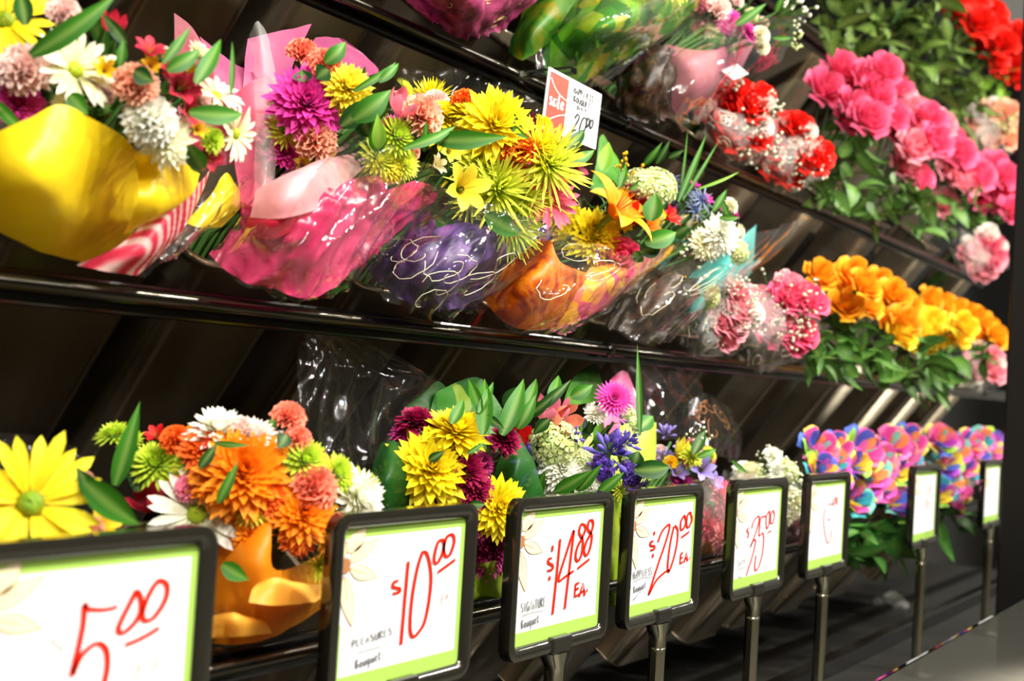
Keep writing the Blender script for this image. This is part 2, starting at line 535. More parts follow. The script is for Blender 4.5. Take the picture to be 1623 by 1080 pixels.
def build_flower(kind, color, var):
    rnd = random.Random(hash((kind, var)) % 1000 if False else sum(map(ord, kind + color)) * 7 + var)
    mb = MB()
    c0, c1 = COLORS.get(color, COLORS['yellow'])
    if kind in ('mum', 'daisymum'):
        N = 150 if kind == 'mum' else 115
        for i in range(N):
            q = (i + .5) / N
            e = R(85 - 92 * q ** .75)
            L = .42 + .52 * q ** .7
            petal(mb, golden(i) + rnd.uniform(-.1, .1), .04 + .08 * q, .22 * (1 - q), L, .10 + .05 * q, e, e + R(rnd.uniform(-12, 22)), prof_round, c0, c1, 4, .35, .12, rnd)
        calyx(mb, .22, .15)
    elif kind == 'spider':
        N = 130
        for i in range(N):
            q = (i + .5) / N
            e = R(88 - 95 * q ** .8)
            petal(mb, golden(i) + rnd.uniform(-.15, .15), .04 + .06 * q, .15 * (1 - q), .55 + .5 * q ** .6, .045, e, e + R(rnd.uniform(-10, 35)), prof_thin, c0, c1, 4, .3, .15, rnd)
        calyx(mb, .2, .15)
    elif kind == 'pom':
        N = 110
        for i in range(N):
            q = (i + .5) / N
            e = R(88 - 100 * q ** .85)
            petal(mb, golden(i), .05 + .25 * q ** .6, .2 * (1 - q * q), .35 + .38 * q, .085, e, e + R(rnd.uniform(0, 25)), prof_round, c0, c1, 3, .4, .12, rnd)
        dome(mb, .16, .3, .12, tuple(x * .6 for x in c0), 8, 3, .1, rnd)
        calyx(mb, .25, .15)
    elif kind == 'daisy':
        N = 24
        for i in range(N):
            ring = i % 2
            petal(mb, 2 * math.pi * i / N + rnd.uniform(-.06, .06), .14, .04 - ring * .04, .86, .115, R(22 - ring * 8 + rnd.uniform(-6, 6)), R(-6 + rnd.uniform(-8, 10)), prof_round, c0, c1, 5, .3, .07, rnd)
        dome(mb, .22, .02, .12, CENTER.get(color, lin('#9aa81c')), 14, 4, .12, rnd)
        calyx(mb, .22, .15)
    elif kind == 'gerbera':
        for ring in range(4):
            N = 26 - ring * 4
            for i in range(N):
                petal(mb, 2 * math.pi * (i + ring * .5) / N, .1, .05 * ring, .88 - ring * .17, .09, R(12 + ring * 16), R(0 + ring * 14), prof_round, c0, c1, 4, .25, .08, rnd)
        dome(mb, .16, .1, .1, tuple(x * .5 for x in c0), 10, 3, .1, rnd)
        calyx(mb, .22, .15)
    elif kind == 'carnation':
        N = 34
        for i in range(N):
            q = (i + .5) / N
            e = R(88 - 80 * q ** .8)
            frill(mb, golden(i), .03, .0, .78 + .1 * (1 - q), .30, e + R(6), e - R(14), c0, c1, rnd)
        calyx(mb, .2, .3)
    elif kind in ('rose', 'rainbow'):
        n = 0
        for lay, (cnt, rad, hgt, span, curl) in enumerate(((2, .13, .92, 2.2, .0), (3, .24, .95, 1.9, .05), (3, .38, .92, 1.6, .12), (4, .54, .84, 1.4, .24), (5, .70, .70, 1.15, .40), (5, .80, .52, 1.0, .52))):
            for i in range(cnt):
                if kind == 'rainbow' and lay in (0, 2): continue
                az = 2 * math.pi * i / cnt + lay * .9 + rnd.uniform(-.2, .2)
                cc0, cc1 = (c0, c1) if kind == 'rose' else (lambda c_: (tuple(x * .85 for x in c_), mix(c_, (1, 1, 1), .06)))(RAINBOW[rnd.randrange(len(RAINBOW))])
                sh = rnd.uniform(.88, 1.1)
                rows, cols = [], []
                for a in range(6):
                    t = a / 5
                    row = []
                    for b in range(7):
                        s = b / 3 - 1
                        ang = az + s * span / 2 * (.55 + .45 * math.sin(math.pi * min(1, t * .75 + .1)))
                        rr = rad * (.30 + .78 * math.sin(math.pi * .5 * min(1, t * 1.35))) + curl * max(0, t - .55) ** 1.4 * 1.6
                        zz = -.25 + (hgt + .2) * t - curl * max(0, t - .65) * 1.0 - .18 * abs(s) ** 2.5 * t
                        rr += .02 * math.sin(5 * s + n) * t
                        row.append((rr * math.cos(ang), rr * math.sin(ang), zz))
                    rows.append(row)
                    c = tuple(min(1, x * sh) for x in mix(cc0, cc1, t)); cols.append([c] * 7)
                mb.grid(rows, cols); n += 1
        dome(mb, .30, -.27, -.12, (.06, .2, .03), 8, 3, 0, rnd)
        for i in range(5): petal(mb, 2 * math.pi * i / 5, .1, -.3, .6, .1, R(15), R(-40), prof_lance, (.06, .2, .03), (.12, .3, .05), 4, .2, .1, rnd)
    elif kind == 'alstro':
        for i in range(6):
            cc = c1 if i % 2 else mix(c0, c1, .6)
            petal(mb, 2 * math.pi * i / 6, .05, -.3, 1.1, .30, R(62), R(12 + rnd.uniform(-8, 8)), prof_round, c0, cc, 6, .35, .08, rnd)
        for i in range(6): petal(mb, i * 1.05, .02, -.2, .7, .02, R(75), R(55), prof_thin, (.5, .35, .05), (.7, .4, .05), 4, .1, .1, rnd)
        calyx(mb, .12, .5)
    elif kind == 'tulip':
        for i in range(6):
            ring = i % 2
            petal(mb, 2 * math.pi * i / 6, .08, -.6, 1.75, .48 - ring * .05, R(18), R(118 - ring * 8), prof_round, c0, c1, 8, .45, .04, rnd)
        calyx(mb, .14, .3)
    elif kind == 'bud':
        for i in range(5): petal(mb, 2 * math.pi * i / 5, .03, -1, 2.1, .36, R(50), R(118), prof_lance, mix(c0, (.1, .25, .04), .5), c1, 7, .5, .03, rnd)
    elif kind == 'agapanthus':
        for i in range(13):
            q = (i + .5) / 13
            az = golden(i); e = R(85 - 95 * q)
            d = Vector((math.cos(az) * math.cos(e), math.sin(az) * math.cos(e), math.sin(e)))
            sh = rnd.uniform(.8, 1.15); c = tuple(x * sh for x in mix(c0, c1, rnd.random()))
            L = rnd.uniform(.75, 1.05)
            mb.tube([d * .15, d * .4, d * (.62 * L + .1), d * (.85 * L), d * (L + .02)], [.02, .03, .10, .085, .012], 6, True, c)
    elif kind in ('hydrangea', 'statice'):
        N = 60 if kind == 'hydrangea' else 46
        for i in range(N):
            q = (i + .5) / N
            az = golden(i); e = math.acos(min(1, q * 1.05)); e = math.pi / 2 - e if False else math.asin(1 - q * 1.1)
            d = Vector((math.cos(az) * math.cos(e), math.sin(az) * math.cos(e), math.sin(e))).normalized()
            rr = .82 + rnd.uniform(-.1, .12)
            a = d.orthogonal().normalized(); b = d.cross(a); ro = rnd.uniform(0, 3)
            sz = .24 if kind == 'hydrangea' else .2
            col = tuple(x * rnd.uniform(.85, 1.1) for x in mix(c0, c1, rnd.uniform(.2, 1)))
            ctr = d * rr
            for k in range(4):
                a1, a2, a3 = [ro + k * math.pi / 2 + dd for dd in (-.55, 0, .55)]
                P = lambda an, r_, l: ctr + (a * math.cos(an) + b * math.sin(an)) * r_ + d * l
                i0 = mb.v(ctr, c0)
                ids = [mb.v(P(an, r_, l), col) for an, r_, l in ((a1, sz * .8, .04), (a2, sz, rnd.uniform(-.02, .06)), (a3, sz * .8, .04))]
                mb.f(i0, *ids)
        dome(mb, .7, -.1, .75, tuple(x * .5 for x in mix(c0, (.1, .25, .04), .4)), 10, 4, .05, rnd)
    elif kind == 'filler':
        for i in range(16):
            d = Vector((rnd.uniform(-.8, .8), rnd.uniform(-.8, .8), rnd.uniform(.3, 1)))
            mb.tube([(0, 0, -.8), d * .5 + Vector((0, 0, -.1)), d], .012, 4, False, (.12, .25, .05))
            s = rnd.uniform(.06, .12)
            b0 = [d + Vector(v) * s for v in ((1, 0, 0), (0, 1, 0), (-1, 0, 0), (0, -1, 0), (0, 0, 1), (0, 0, -1))]
            ii = [mb.v(p, mix(c0, c1, rnd.random())) for p in b0]
            for q in ((0, 1, 4), (1, 2, 4), (2, 3, 4), (3, 0, 4), (1, 0, 5), (2, 1, 5), (3, 2, 5), (0, 3, 5)): mb.f(*[ii[k] for k in q])
    elif kind == 'thistle':
        for i in range(60):
            q = (i + .5) / 60
            e = R(88 - 110 * q)
            petal(mb, golden(i), .1, .1, .35 if q < .6 else .95, .025 if q < .6 else .05, e, e - R(8), prof_lance, c0, c1, 3, .2, .2, rnd)
        dome(mb, .28, 0, .45, c0, 10, 4, .1, rnd)
    return mb


def flower_mesh(kind, color, var):
    key = (kind, color, var)
    if key not in CACHE: CACHE[key] = build_flower(kind, color, var).mesh(kind, PETAL)
    return CACHE[key]


PLAIN = {'mum': 'chrysanthemum', 'daisymum': 'chrysanthemum', 'spider': 'spider_chrysanthemum', 'pom': 'button_chrysanthemum', 'daisy': 'daisy', 'gerbera': 'gerbera',
         'carnation': 'carnation', 'rose': 'rose', 'rainbow': 'rose', 'alstro': 'alstroemeria', 'tulip': 'tulip', 'bud': 'flower_bud', 'agapanthus': 'agapanthus',
         'hydrangea': 'hydrangea', 'statice': 'statice', 'filler': 'filler_sprig', 'thistle': 'thistle'}


BQS = []


class Bq:
    """a bouquet: root Empty in its chute, a head sphere seen at pixel (u, v) with pixel radius rp, on the tier's plane shifted by dy"""
    def __init__(s, k, uc, label, u, v, rp, dy=-.03, name='bouquet', cat='bouquet', base=None, wd=CHUTE_W, group=None, chute_label=None, lip=.05):
        s.k = k; s.Y = TY[k]
        x = x_on(k, uc)
        if chute_label: chute(k, x, chute_label, wd, lip)
        mid = Vector((x, s.Y + .090, TZ[k] + .032))
        s.x = x; s.mouth = mid - AX * .05
        s.S = mid + AX * (.20 if k != 'B' else .16)
        s.root = thing(name, label, cat, s.S, group)
        if k == 'B': dy += .075                      # the lowest heads stay behind the sign row
        s.C = at(u, v, s.Y + dy)
        s.R = rp / F * dep(s.C)
        s.n = 0
        s.heads = []
        BQS.append(s)

    def pt(s, u, v, off=0):
        r = ray(u, v)
        oc = s.C - CAM
        b = oc.dot(r); d2 = oc.length_squared - b * b
        t = b - math.sqrt(max(0, s.R ** 2 - d2)) * .8 if d2 < s.R ** 2 else b
        return CAM + r * (t - off)

    def flower(s, kind, color, u, v, size, face='', off=0.0, sub=False):
        P = s.pt(u, v, off)
        d = dep(P)
        rad = size * 1.2 / 2 / F * d
        base = s.C + (s.S - s.C) * .35
        nrm = (P - base).normalized() + (CAM - P).normalized() * .45
        for ch in face:
            nrm += {'c': (CAM - P).normalized() * .9, 'u': Vector((0, 0, .8)), 'd': Vector((0, 0, -.6)), 'r': MW @ Vector((.8, 0, 0)), 'l': MW @ Vector((-.8, 0, 0)), 'b': Vector((0, .8, 0)), 'f': Vector((0, -.8, 0))}[ch]
        q = nrm.normalized().to_track_quat('Z', 'Y') @ Vector((0, 0, 1)).rotation_difference(Vector((0, 0, 1)))
        from mathutils import Quaternion
        q = q @ Quaternion((0, 0, 1), random.uniform(0, 6.28))
        s.n += 1
        s.heads.append(P)
        if sub:
            return petal_flower(s, kind, color, P, q, rad)
        return link(PLAIN[kind], flower_mesh(kind, color, s.n % 2), s.root, P - s.S, q, rad)

    def leaf(s, u0, v0, u1, v1, wpx, col=('#1f5a12', '#4c9a2a'), off=0.02, bow=.15, name='leaf', tip_off=None, twist=.3):
        P0, P1 = s.pt(u0, v0, off), s.pt(u1, v1, off if tip_off is None else tip_off)
        mb = leaf_mb(P0, P1, wpx * .78 / F * dep(P0), bow, col, twist)
        return part(name, mb, LEAF, s.root)

    def stuffing(s, spec, n, size, spread=.78):
        """smaller blossoms between and behind the main ones"""
        for i in range(n):
            kind, color = spec[i % len(spec)]
            a = random.uniform(0, 6.28); z = random.uniform(-.45, .65); q = math.sqrt(max(0, 1 - z * z))
            d = Vector((math.cos(a) * q, math.sin(a) * q, z))
            P = s.C + d * s.R * spread * random.uniform(.75, 1)
            s.n += 1
            s.heads.append(P)
            link(PLAIN[kind], flower_mesh(kind, color, s.n % 2), s.root, P - s.S, (d + Vector((0, -.3, .3))).to_track_quat('Z', 'Y'), size / 2 / F * dep(P) * random.uniform(.8, 1.15))

    def fill(s, n, cols=('#183f0e', '#2c6a1c'), size=.9, half='all'):
        """foliage tucked between the flowers"""
        for i in range(n):
            a = random.uniform(0, 6.28); z = random.uniform(-.6, .9)
            d = Vector((math.cos(a) * math.sqrt(max(0, 1 - z * z)), math.sin(a) * math.sqrt(max(0, 1 - z * z)), z))
            P0 = s.C + d * s.R * .25
            P1 = s.C + d * s.R * random.uniform(.72, .92) * size
            link('leaf', leaf_shared(random.randrange(4), cols), s.root, P0 - s.S, (P1 - P0).to_track_quat('Y', 'Z'), (P1 - P0).length * 1.0)


def leaf_mb(P0, P1, wd, bow, cols, twist=.3, seg=9):
    mb = MB()
    ca, cb = lin(cols[0]), lin(cols[1])
    ax = P1 - P0; L = ax.length
    view = (CAM - P0).normalized()
    side = ax.cross(view)
    if side.length < 1e-6: side = ax.orthogonal()
    side.normalize(); nrm = side.cross(ax).normalized()
    if nrm.dot(view) < 0: nrm = -nrm
    mid = (P0 + P1) / 2 + nrm * bow * L + side * bow * .3 * L
    rows, cl = [], []
    for i in range(seg + 1):
        t = i / seg
        p = P0.lerp(mid, t).lerp(mid.lerp(P1, t), t)
        wv = wd / 2 * (math.sin(math.pi * min(1, (t * .95 + .05) ** .72)) ** 1.05 if t < .999 else .0)
        sv = (side * math.cos(twist * (t - .3)) + nrm * math.sin(twist * (t - .3)))
        rows.append([p - sv * wv + nrm * wv * .25, p - sv * wv * .5 + nrm * wv * .06, p, p + sv * wv * .5 + nrm * wv * .06, p + sv * wv + nrm * wv * .25])
        c = mix(ca, cb, .3 + .5 * t)
        cl.append([c, mix(c, cb, .3), mix(c, (.35, .5, .12), .35), mix(c, ca, .35), c])
    mb.grid(rows, cl)
    return mb


LC = {}


def leaf_shared(i, cols):
    key = (i, cols)
    if key not in LC:
        mb = MB(); ca, cb = lin(cols[0]), lin(cols[1])
        rows, cl = [], []
        wd = (.22, .28, .36, .15)[i]
        for k in range(7):
            t = k / 6
            wv = wd / 2 * (math.sin(math.pi * min(1, (t * .93 + .07) ** .8)) ** .8 if t < .999 else 0)
            z = (.10, -.12, .16, .2)[i] * math.sin(math.pi * t)
            rows.append([(-wv, t, z + wv * .3), (0, t, z), (wv, t, z + wv * .3)])
            c = mix(ca, cb, (.2, .5, .8, .6)[i]); cl.append([c, mix(c, (.3, .45, .1), .3), mix(c, ca, .4)])
        mb.grid(rows, cl)
        LC[key] = mb.mesh('leaf', LEAF)
    return LC[key]


def petal_flower(b, kind, color, P, q, rad):
    """a flower large enough in view to show its single petals: centre > petals"""
    c0, c1 = COLORS[color]
    rnd = random.Random(int(P.x * 1e4))
    mb = MB()
    if kind == 'daisy':
        dome(mb, .20, .02, .14, CENTER.get(color, lin('#9aa81c')), 16, 5, .14, rnd); calyx(mb, .22, .15)
        o = link('daisy', mb.mesh('daisy_centre', PETAL), b.root, P - b.S, q, rad)
        key = ('dp', color)
        if key not in CACHE:
            CACHE[key] = []
            for k in range(3):
                m2 = MB(); petal(m2, 0, .14, .02, .88, .125, R((26, 18, 12)[k]), R((-2, -10, 8)[k]), prof_round, c0, c1, 6, .3, .05, rnd); CACHE[key].append(m2.mesh('petal', PETAL))
        N = 21
        for i in range(N):
            p = link('petal', CACHE[key][i % 3], o)
            p.rotation_euler = (rnd.uniform(-.08, .08), rnd.uniform(-.08, .08), 2 * math.pi * i / N + rnd.uniform(-.07, .07))
            p.scale = (rnd.uniform(.92, 1.06),) * 3
        return o
    if kind == 'lily':
        mb.tube([(0, 0, -.6), (0, 0, -.1)], [.06, .09], 8, True, lin('#8a9a20'))
        o = link('lily', mb.mesh('lily_throat', PETAL), b.root, P - b.S, q, rad)
        for i in range(6):
            m2 = MB(); petal(m2, 0, .04, -.2, 1.2, .30 if i % 2 else .22, R(58), R(-25), prof_lance, lin('#e88a08'), lin('#ffa81e'), 9, .35, .04, rnd)
            p = link('petal', m2.mesh('petal', PETAL), o); p.rotation_euler = (0, 0, i * math.pi / 3)
        for i in range(6):
            m2 = MB(); a = i * 1.05 + .5; d = Vector((math.cos(a) * .22, math.sin(a) * .22, .62))
            m2.tube([(0, 0, -.1), d * .6, d], .012, 5, True, lin('#c88a20'))
            m2.tube([d + Vector((-.06, .03, 0)), d + Vector((.06, -.03, .02))], .03, 6, True, lin('#5a1008'))
            link('stamen', m2.mesh('stamen', PETAL), o)
        return o


# ------------------------------------------------------------------ wrapping sheets
def cr(p0, p1, p2, p3, t):
    return (p1 * 2 + (p2 - p0) * t + (p0 * 2 - p1 * 5 + p2 * 4 - p3) * t * t + (p1 * 3 - p0 - p2 * 3 + p3) * t ** 3) * .5


def crspline(pts, t):
    n = len(pts) - 1
    x = min(max(t, 0), 1) * n
    i = min(int(x), n - 1)
    g = lambda k: pts[min(max(k, 0), n)]
    return cr(g(i - 1), g(i), g(i + 1), g(i + 2), x - i)


def span(uL, vL, uR, vR, sag=0, bulge=.05, dyL=0.0, dyR=0.0, n=7):
    """one row of a sheet: n points left to right, sagging in the picture and bulging towards the aisle"""
    out = []
    for i in range(n):
        s = i / (n - 1)
        k = math.sin(math.pi * s)
        out.append((uL + (uR - uL) * s, vL + (vR - vL) * s + sag * k, dyL + (dyR - dyL) * s - bulge * k))
    return out


def sheet(b, name, mat, rows, nu=26, nv=16, crumple=.003, cs=30, smooth=True, seed=0, pleat=0, pleat_n=9):
    Y = b.Y + (.05 if b.k == 'B' else 0)
    P = [[at(u, v, Y + dy) for (u, v, dy) in row] for row in rows]
    def S(s, t):
        return crspline([crspline(r, s) for r in P], t)
    if not smooth: nu, nv = int(nu * 1.9), int(nv * 1.5)
    pts = []
    for j in range(nv + 1):
        t = j / nv
        row = []
        for i in range(nu + 1):
            s = i / nu
            p = S(s, t)
            e = .001
            n = (S(min(1, s + e), t) - S(max(0, s - e), t)).cross(S(s, min(1, t + e)) - S(s, max(0, t - e)))
            n = n.normalized() if n.length > 1e-12 else Vector((0, -1, 0))
            if smooth:
                d = crumple * (noise.noise(p * cs + Vector((seed, seed * 2, 0))) + .6 * noise.noise(p * cs * 2.3 + Vector((0, seed, 3))))
            else:                                    # film: long sharp creases running up from the base, plus broad dents
                w_ = .35 * noise.noise(Vector((s * 3, t * 3, seed)))
                d = crumple * (1.6 * (1 - 2 * abs(noise.noise(Vector((s * 7 + w_ * 2, t * 1.6, seed * 3.1)))) ** .8) + .8 * (1 - 2 * abs(noise.noise(Vector((s * 13 + t * 5 + w_, t * 4, seed * 1.7))))) + .5 * noise.noise(p * 30))
            d += pleat * abs(((s * pleat_n + t * .7) % 1) - .5)
            row.append(p + n * d)
        pts.append(row)
    mb = MB(); mb.grid(pts)
    o = part(name, mb, mat, b.root, True)
    return o, S


def ribbon_lines(b, S, lines, mat, wd=.0012, name='scroll_print', parent=None):
    """printed scrolls lying on a wrap: polylines in the sheet's own (s, t) coordinates"""
    mb = MB()
    for ln in lines:
        pv = [S(s, t) for s, t in ln]
        pv = [p + (CAM - p).normalized() * .004 for p in pv]
        mb.tube(pv, wd, 4, False)
    return part(name, mb, mat, parent or b.root)


def scrolls(n, rnd, s0=.1, s1=.9, t0=.1, t1=.9):
    out = []
    for i in range(n):
        cs_, ct = rnd.uniform(s0, s1), rnd.uniform(t0, t1)
        a0 = rnd.uniform(0, 6.28); k = rnd.choice((-1, 1))
        ln = []
        for j in range(16):
            a = a0 + k * j * .33; r = .015 + .008 * j * rnd.uniform(.9, 1.1)
            ln.append((min(1, max(0, cs_ + r * math.cos(a))), min(1, max(0, ct + r * 1.3 * math.sin(a)))))
        out.append(ln)
    return out


def flowers(b, text):
    for line in text.strip().splitlines():
        q = line.split()
        if not q: continue
        sub = 'p' in q[5:6] or (len(q) > 6 and q[6] == 'p')
        face = q[5] if len(q) > 5 and q[5] not in ('p', '-') else ''
        off = float(q[7]) if len(q) > 7 else 0.0
        b.flower(q[0], q[1], float(q[2]), float(q[3]), float(q[4]), face, off, sub)


G1, G2, G3, G4 = ('#1c4e0c', '#3c8418'), ('#0e300a', '#215818'), ('#4a8a1c', '#98c83c'), ('#1c4a1a', '#3a7a3a')
GS = {'1': G1, '2': G2, '3': G3, '4': G4}


def leaves(b, text):
    for line in text.strip().splitlines():
        q = line.split()
        if not q: continue
        x = list(map(float, q[1:6]))
        b.leaf(*x, col=GS[q[0]], bow=float(q[6]) if len(q) > 6 else .15, off=float(q[7]) if len(q) > 7 else .02)

#@@DATA
# ------------------------------------------------------------------ papers
P_YELLOW = paper('yellow_paper', ('#f2c80a', '#ffe428'), trans=.35, rough=.35, scale=5)
P_STRIPE = paper('striped_pink_paper', ('#d8324e', '#f06a7c', '#f7c8c4'), 'stripe', 22, trans=.2)
P_CRIMSON = paper('crimson_paper', ('#7a0424', '#a80c3a'), trans=.2)
P_PINKT = paper('pink_tissue', ('#b0487a', '#cf6c96'), trans=.4, alpha=.8)
P_CORAL = paper('coral_pink_paper', ('#d04464', '#e06a84'), trans=.3)
P_PALE = paper('pale_pink_paper', ('#f2a0aa', '#fbccc8'), trans=.35)
P_PINK = paper('pink_paper', ('#c8205c', '#e04c7e'), trans=.3, rough=.25, spec=.6)
P_RED = paper('rose_red_paper', ('#c8183c', '#dc3050'), trans=.25)
P_PURPLE = paper('purple_paper', ('#1c0c30', '#3c2260', '#6a4a8a'), 'marble', 14, trans=.2)
P_ORANGE = paper('orange_marbled_paper', ('#8a3004', '#d05c06', '#ee8a12', '#c83a1a'), 'marble', 16, trans=.35)
P_PATT = paper('pink_orange_print_paper', ('#d84a7c', '#e8607a', '#f0a21c', '#f6b83a'), 'print', 45, trans=.3)
P_AMBER = paper('amber_paper', ('#f2b00a', '#fcc824'), trans=.3)
P_TEAL = paper('teal_paper', ('#3cb4b0', '#7ad8d0'), trans=.35, alpha=.9)
P_MAGENTA = paper('wine_print_paper', ('#4a0628', '#7a1848', '#a03a64'), 'marble', 18, trans=.15)
P_GREEN = paper('green_leaf_print_paper', ('#22680a', '#3f8c12', '#69a81c', '#b8ac20'), 'print', 26, trans=.35)
P_GREEND = paper('deep_green_paper', ('#1e5208', '#3f7412', '#74740f'), 'marble', 14, trans=.3)
P_MAUVE = paper('mauve_paper', ('#c06a84', '#e0909c'), trans=.35, alpha=.75)
P_BROWN = paper('brown_net', ('#140b06', '#2e1a0e', '#46301a'), 'print', 120, trans=.1, alpha=.85)
P_ORW = paper('bright_orange_paper', ('#f28a0c', '#fca828'), trans=.4, alpha=.95, scale=5)
P_ORL = paper('light_orange_paper', ('#fbb034', '#ffc85a'), trans=.4, scale=5)
P_LGREEN = paper('sheer_green_paper', ('#124e16', '#2a7428'), trans=.4, alpha=.78)
P_GLEAF = paper('leaf_printed_green_paper', ('#14480c', '#236414', '#3a821c', '#86a030'), 'print', 34, trans=.35)
P_LIME = paper('lime_paper', ('#9cbc2a', '#bcd048'), trans=.35)
P_LEAFG = paper('mid_green_paper', ('#1c560c', '#357c16', '#5c9c26'), trans=.35)
P_HOT = paper('hot_pink_paper', ('#e04a8c', '#f07aa8'), trans=.35, alpha=.85)
P_TAN = paper('tan_paper', ('#d8c48a', '#ead8a4'), trans=.3)
P_REDPRINT = paper('red_print_film', ('#c81410', '#e02c22', '#b81818'), 'marble', 30, trans=.2, alpha=.9)
P_IVORY = paper('ivory_paper', ('#e8e4c4', '#f6f2dc'), trans=.35)

# ------------------------------------------------------------------ middle tier
b = Bq('M', 165, 'large mixed bouquet wrapped in plain yellow paper with red striped underside', 185, 140, 185, chute_label='black chute under the yellow-wrapped bouquet', wd=.17)
M1 = b
b.fill(26)
b.stuffing([('alstro','crimson'),('carnation','palepink'),('mum','cream'),('alstro','gold')], 26, 52)
sheet(b, 'yellow_wrap', P_YELLOW, [span(-60, 335, 135, 417, 12, .03), span(-80, 300, 205, 372, 0, .07), span(-80, 250, 222, 300, -4, .09),
      [(-70, 250, 0), (-10, 215, -.05), (45, 188, -.07), (95, 166, -.08), (150, 190, -.08), (195, 216, -.07), (216, 240, -.05)]], 30, 18, .002, 25)
sheet(b, 'wrap_fold', P_YELLOW, [[(196, 372, -.06), (225, 358, -.07), (245, 345, -.06)], [(220, 310, -.085), (262, 325, -.09), (302, 312, -.05)], [(212, 240, -.05), (262, 238, -.085), (316, 276, -.02)]], 16, 14, .001)
sheet(b, 'wrap_flap', P_YELLOW, [[(292, 352, 0), (320, 361, -.01), (350, 360, 0)], [(330, 315, .0), (355, 320, -.012), (386, 322, 0)], [(350, 282, .0), (360, 274, 0), (370, 288, 0)]], 12, 10, .001)
sheet(b, 'striped_wrap', P_STRIPE, [[(120, 420, -.02), (175, 432, -.05), (218, 437, -.04)], [(180, 395, -.05), (225, 402, -.065), (275, 385, -.03)], [(225, 360, -.05), (262, 350, -.06), (302, 345, -.02)], [(275, 325, -.03), (305, 300, -.03), (336, 268, 0)]], 18, 16, .002)
sheet(b, 'cellophane', CELLO, [[(210, 440, -.03), (260, 410, -.05), (290, 385, -.02)], [(270, 390, -.05), (320, 350, -.05), (360, 345, -.01)], [(310, 310, -.05), (370, 285, -.04), (412, 265, .0)]], 18, 14, .003, 30, False)
flowers(b, '''
daisy yellow 8 32 130 c p
carnation palepink 42 118 95
mum magenta 30 168 70
daisy cream 118 112 118 r p
carnation peach 212 140 80
carnation white 235 195 95 c
mum cream 262 222 80 c
tulip crimson 180 38 40 u
alstro crimson 236 84 56 u
alstro crimson 285 140 72
alstro crimson 298 178 55 r
alstro crimson 326 246 56 d
alstro crimson 165 -5 60 u
bud crimson 100 40 40
daisy cream 342 152 74 u p
daisy cream 372 212 78 rd p
alstro gold 165 112 40
alstro gold 238 105 36
alstro gold 312 205 34
carnation palepink 100 25 60
mum lime 335 222 40
alstro crimson 270 110 50
''')
leaves(b, '''
1 48 88 190 -14 44 .18 .05
2 40 40 30 -15 40 .1
1 -10 160 52 222 26 .1 .06
1 110 150 140 182 40 .1
1 190 105 196 60 22 .1
2 212 112 245 130 40 .2
1 265 112 318 78 34 .2
1 258 100 302 42 22 .1
1 310 132 350 62 34 .1
1 300 178 385 180 42 .15 .05
1 300 230 325 270 40 .2
1 366 150 368 65 12 .1
2 200 70 160 20 26 .1
''')

b = Bq('M', 425, 'mixed pink and yellow bouquet in folded pink paper and tissue', 545, 190, 150, chute_label='black chute under the pink-wrapped bouquet')
b.fill(24)
b.stuffing([('carnation','peach'),('pom','limey'),('alstro','lemon'),('mum','magenta')], 26, 46)
sheet(b, 'crimson_backing', P_CRIMSON, [[(305, 270, .05), (340, 265, .05), (375, 260, .04)], [(280, 160, .09), (320, 160, .08), (368, 195, .05)], [(276, 20, .11), (304, 45, .10), (325, 85, .09)]], 14, 14, .002)
sheet(b, 'tissue', P_PINKT, [[(335, 260, .06), (390, 250, .05), (430, 260, .04)], [(330, 130, .085), (390, 150, .075), (440, 180, .05)], [(316, 58, .10), (372, 100, .1), (402, 115, .08)]], 14, 14, .002)
sheet(b, 'tissue', P_PINKT, [[(385, 230, .06), (412, 215, .05), (445, 200, .05)], [(385, 130, .08), (430, 120, .08), (462, 110, .07)], [(392, 62, .1), (440, 50, .1), (494, 38, .09)]], 14, 14, .002)
sheet(b, 'tissue', P_PINKT, [[(470, 140, .06), (520, 120, .05), (570, 140, .04)], [(480, 90, .08), (540, 80, .08), (600, 110, .07)], [(500, 60, .1), (525, 58, .1), (545, 62, .09)]], 12, 12, .002)
sheet(b, 'coral_wrap', P_CORAL, [[(385, 335, -.01), (405, 335, -.02), (428, 320, -.02)], [(370, 240, .02), (402, 238, .01), (436, 245, .005)], [(366, 160, .05), (400, 128, .04), (436, 122, .04)]], 14, 14, .002)
sheet(b, 'cellophane_fold', CELLO_MILK, [[(402, 310, -.03), (420, 300, -.04), (434, 285, -.03)], [(404, 160, .0), (425, 150, -.01), (442, 158, 0)], [(396, 55, .04), (408, 34, .03), (420, 44, .04)]], 10, 16, .003, 30)
sheet(b, 'lower_wrap', P_PINK, [[(338, 412, -.02), (380, 442, -.05), (430, 456, -.07), (488, 471, -.07), (545, 432, -.06), (590, 395, -.03)],
      [(372, 378, -.03), (420, 395, -.07), (470, 400, -.09), (530, 385, -.08), (590, 358, -.05), (640, 345, -.02)],
      [(390, 350, -.04), (440, 362, -.08), (490, 345, -.1), (560, 318, -.08), (620, 318, -.05), (672, 322, -.01)],
      [(398, 330, -.04), (440, 330, -.08), (500, 318, -.09), (560, 286, -.07), (635, 284, -.04), (699, 300, .0)]], 44, 22, .004, 40, False, 3, .006, 8)
sheet(b, 'inner_wrap', P_RED, [[(388, 372, -.055), (430, 380, -.09), (470, 362, -.1)], [(392, 350, -.06), (440, 352, -.1), (505, 338, -.1)], [(400, 335, -.06), (450, 338, -.1), (520, 320, -.095)]], 14, 8, .001)
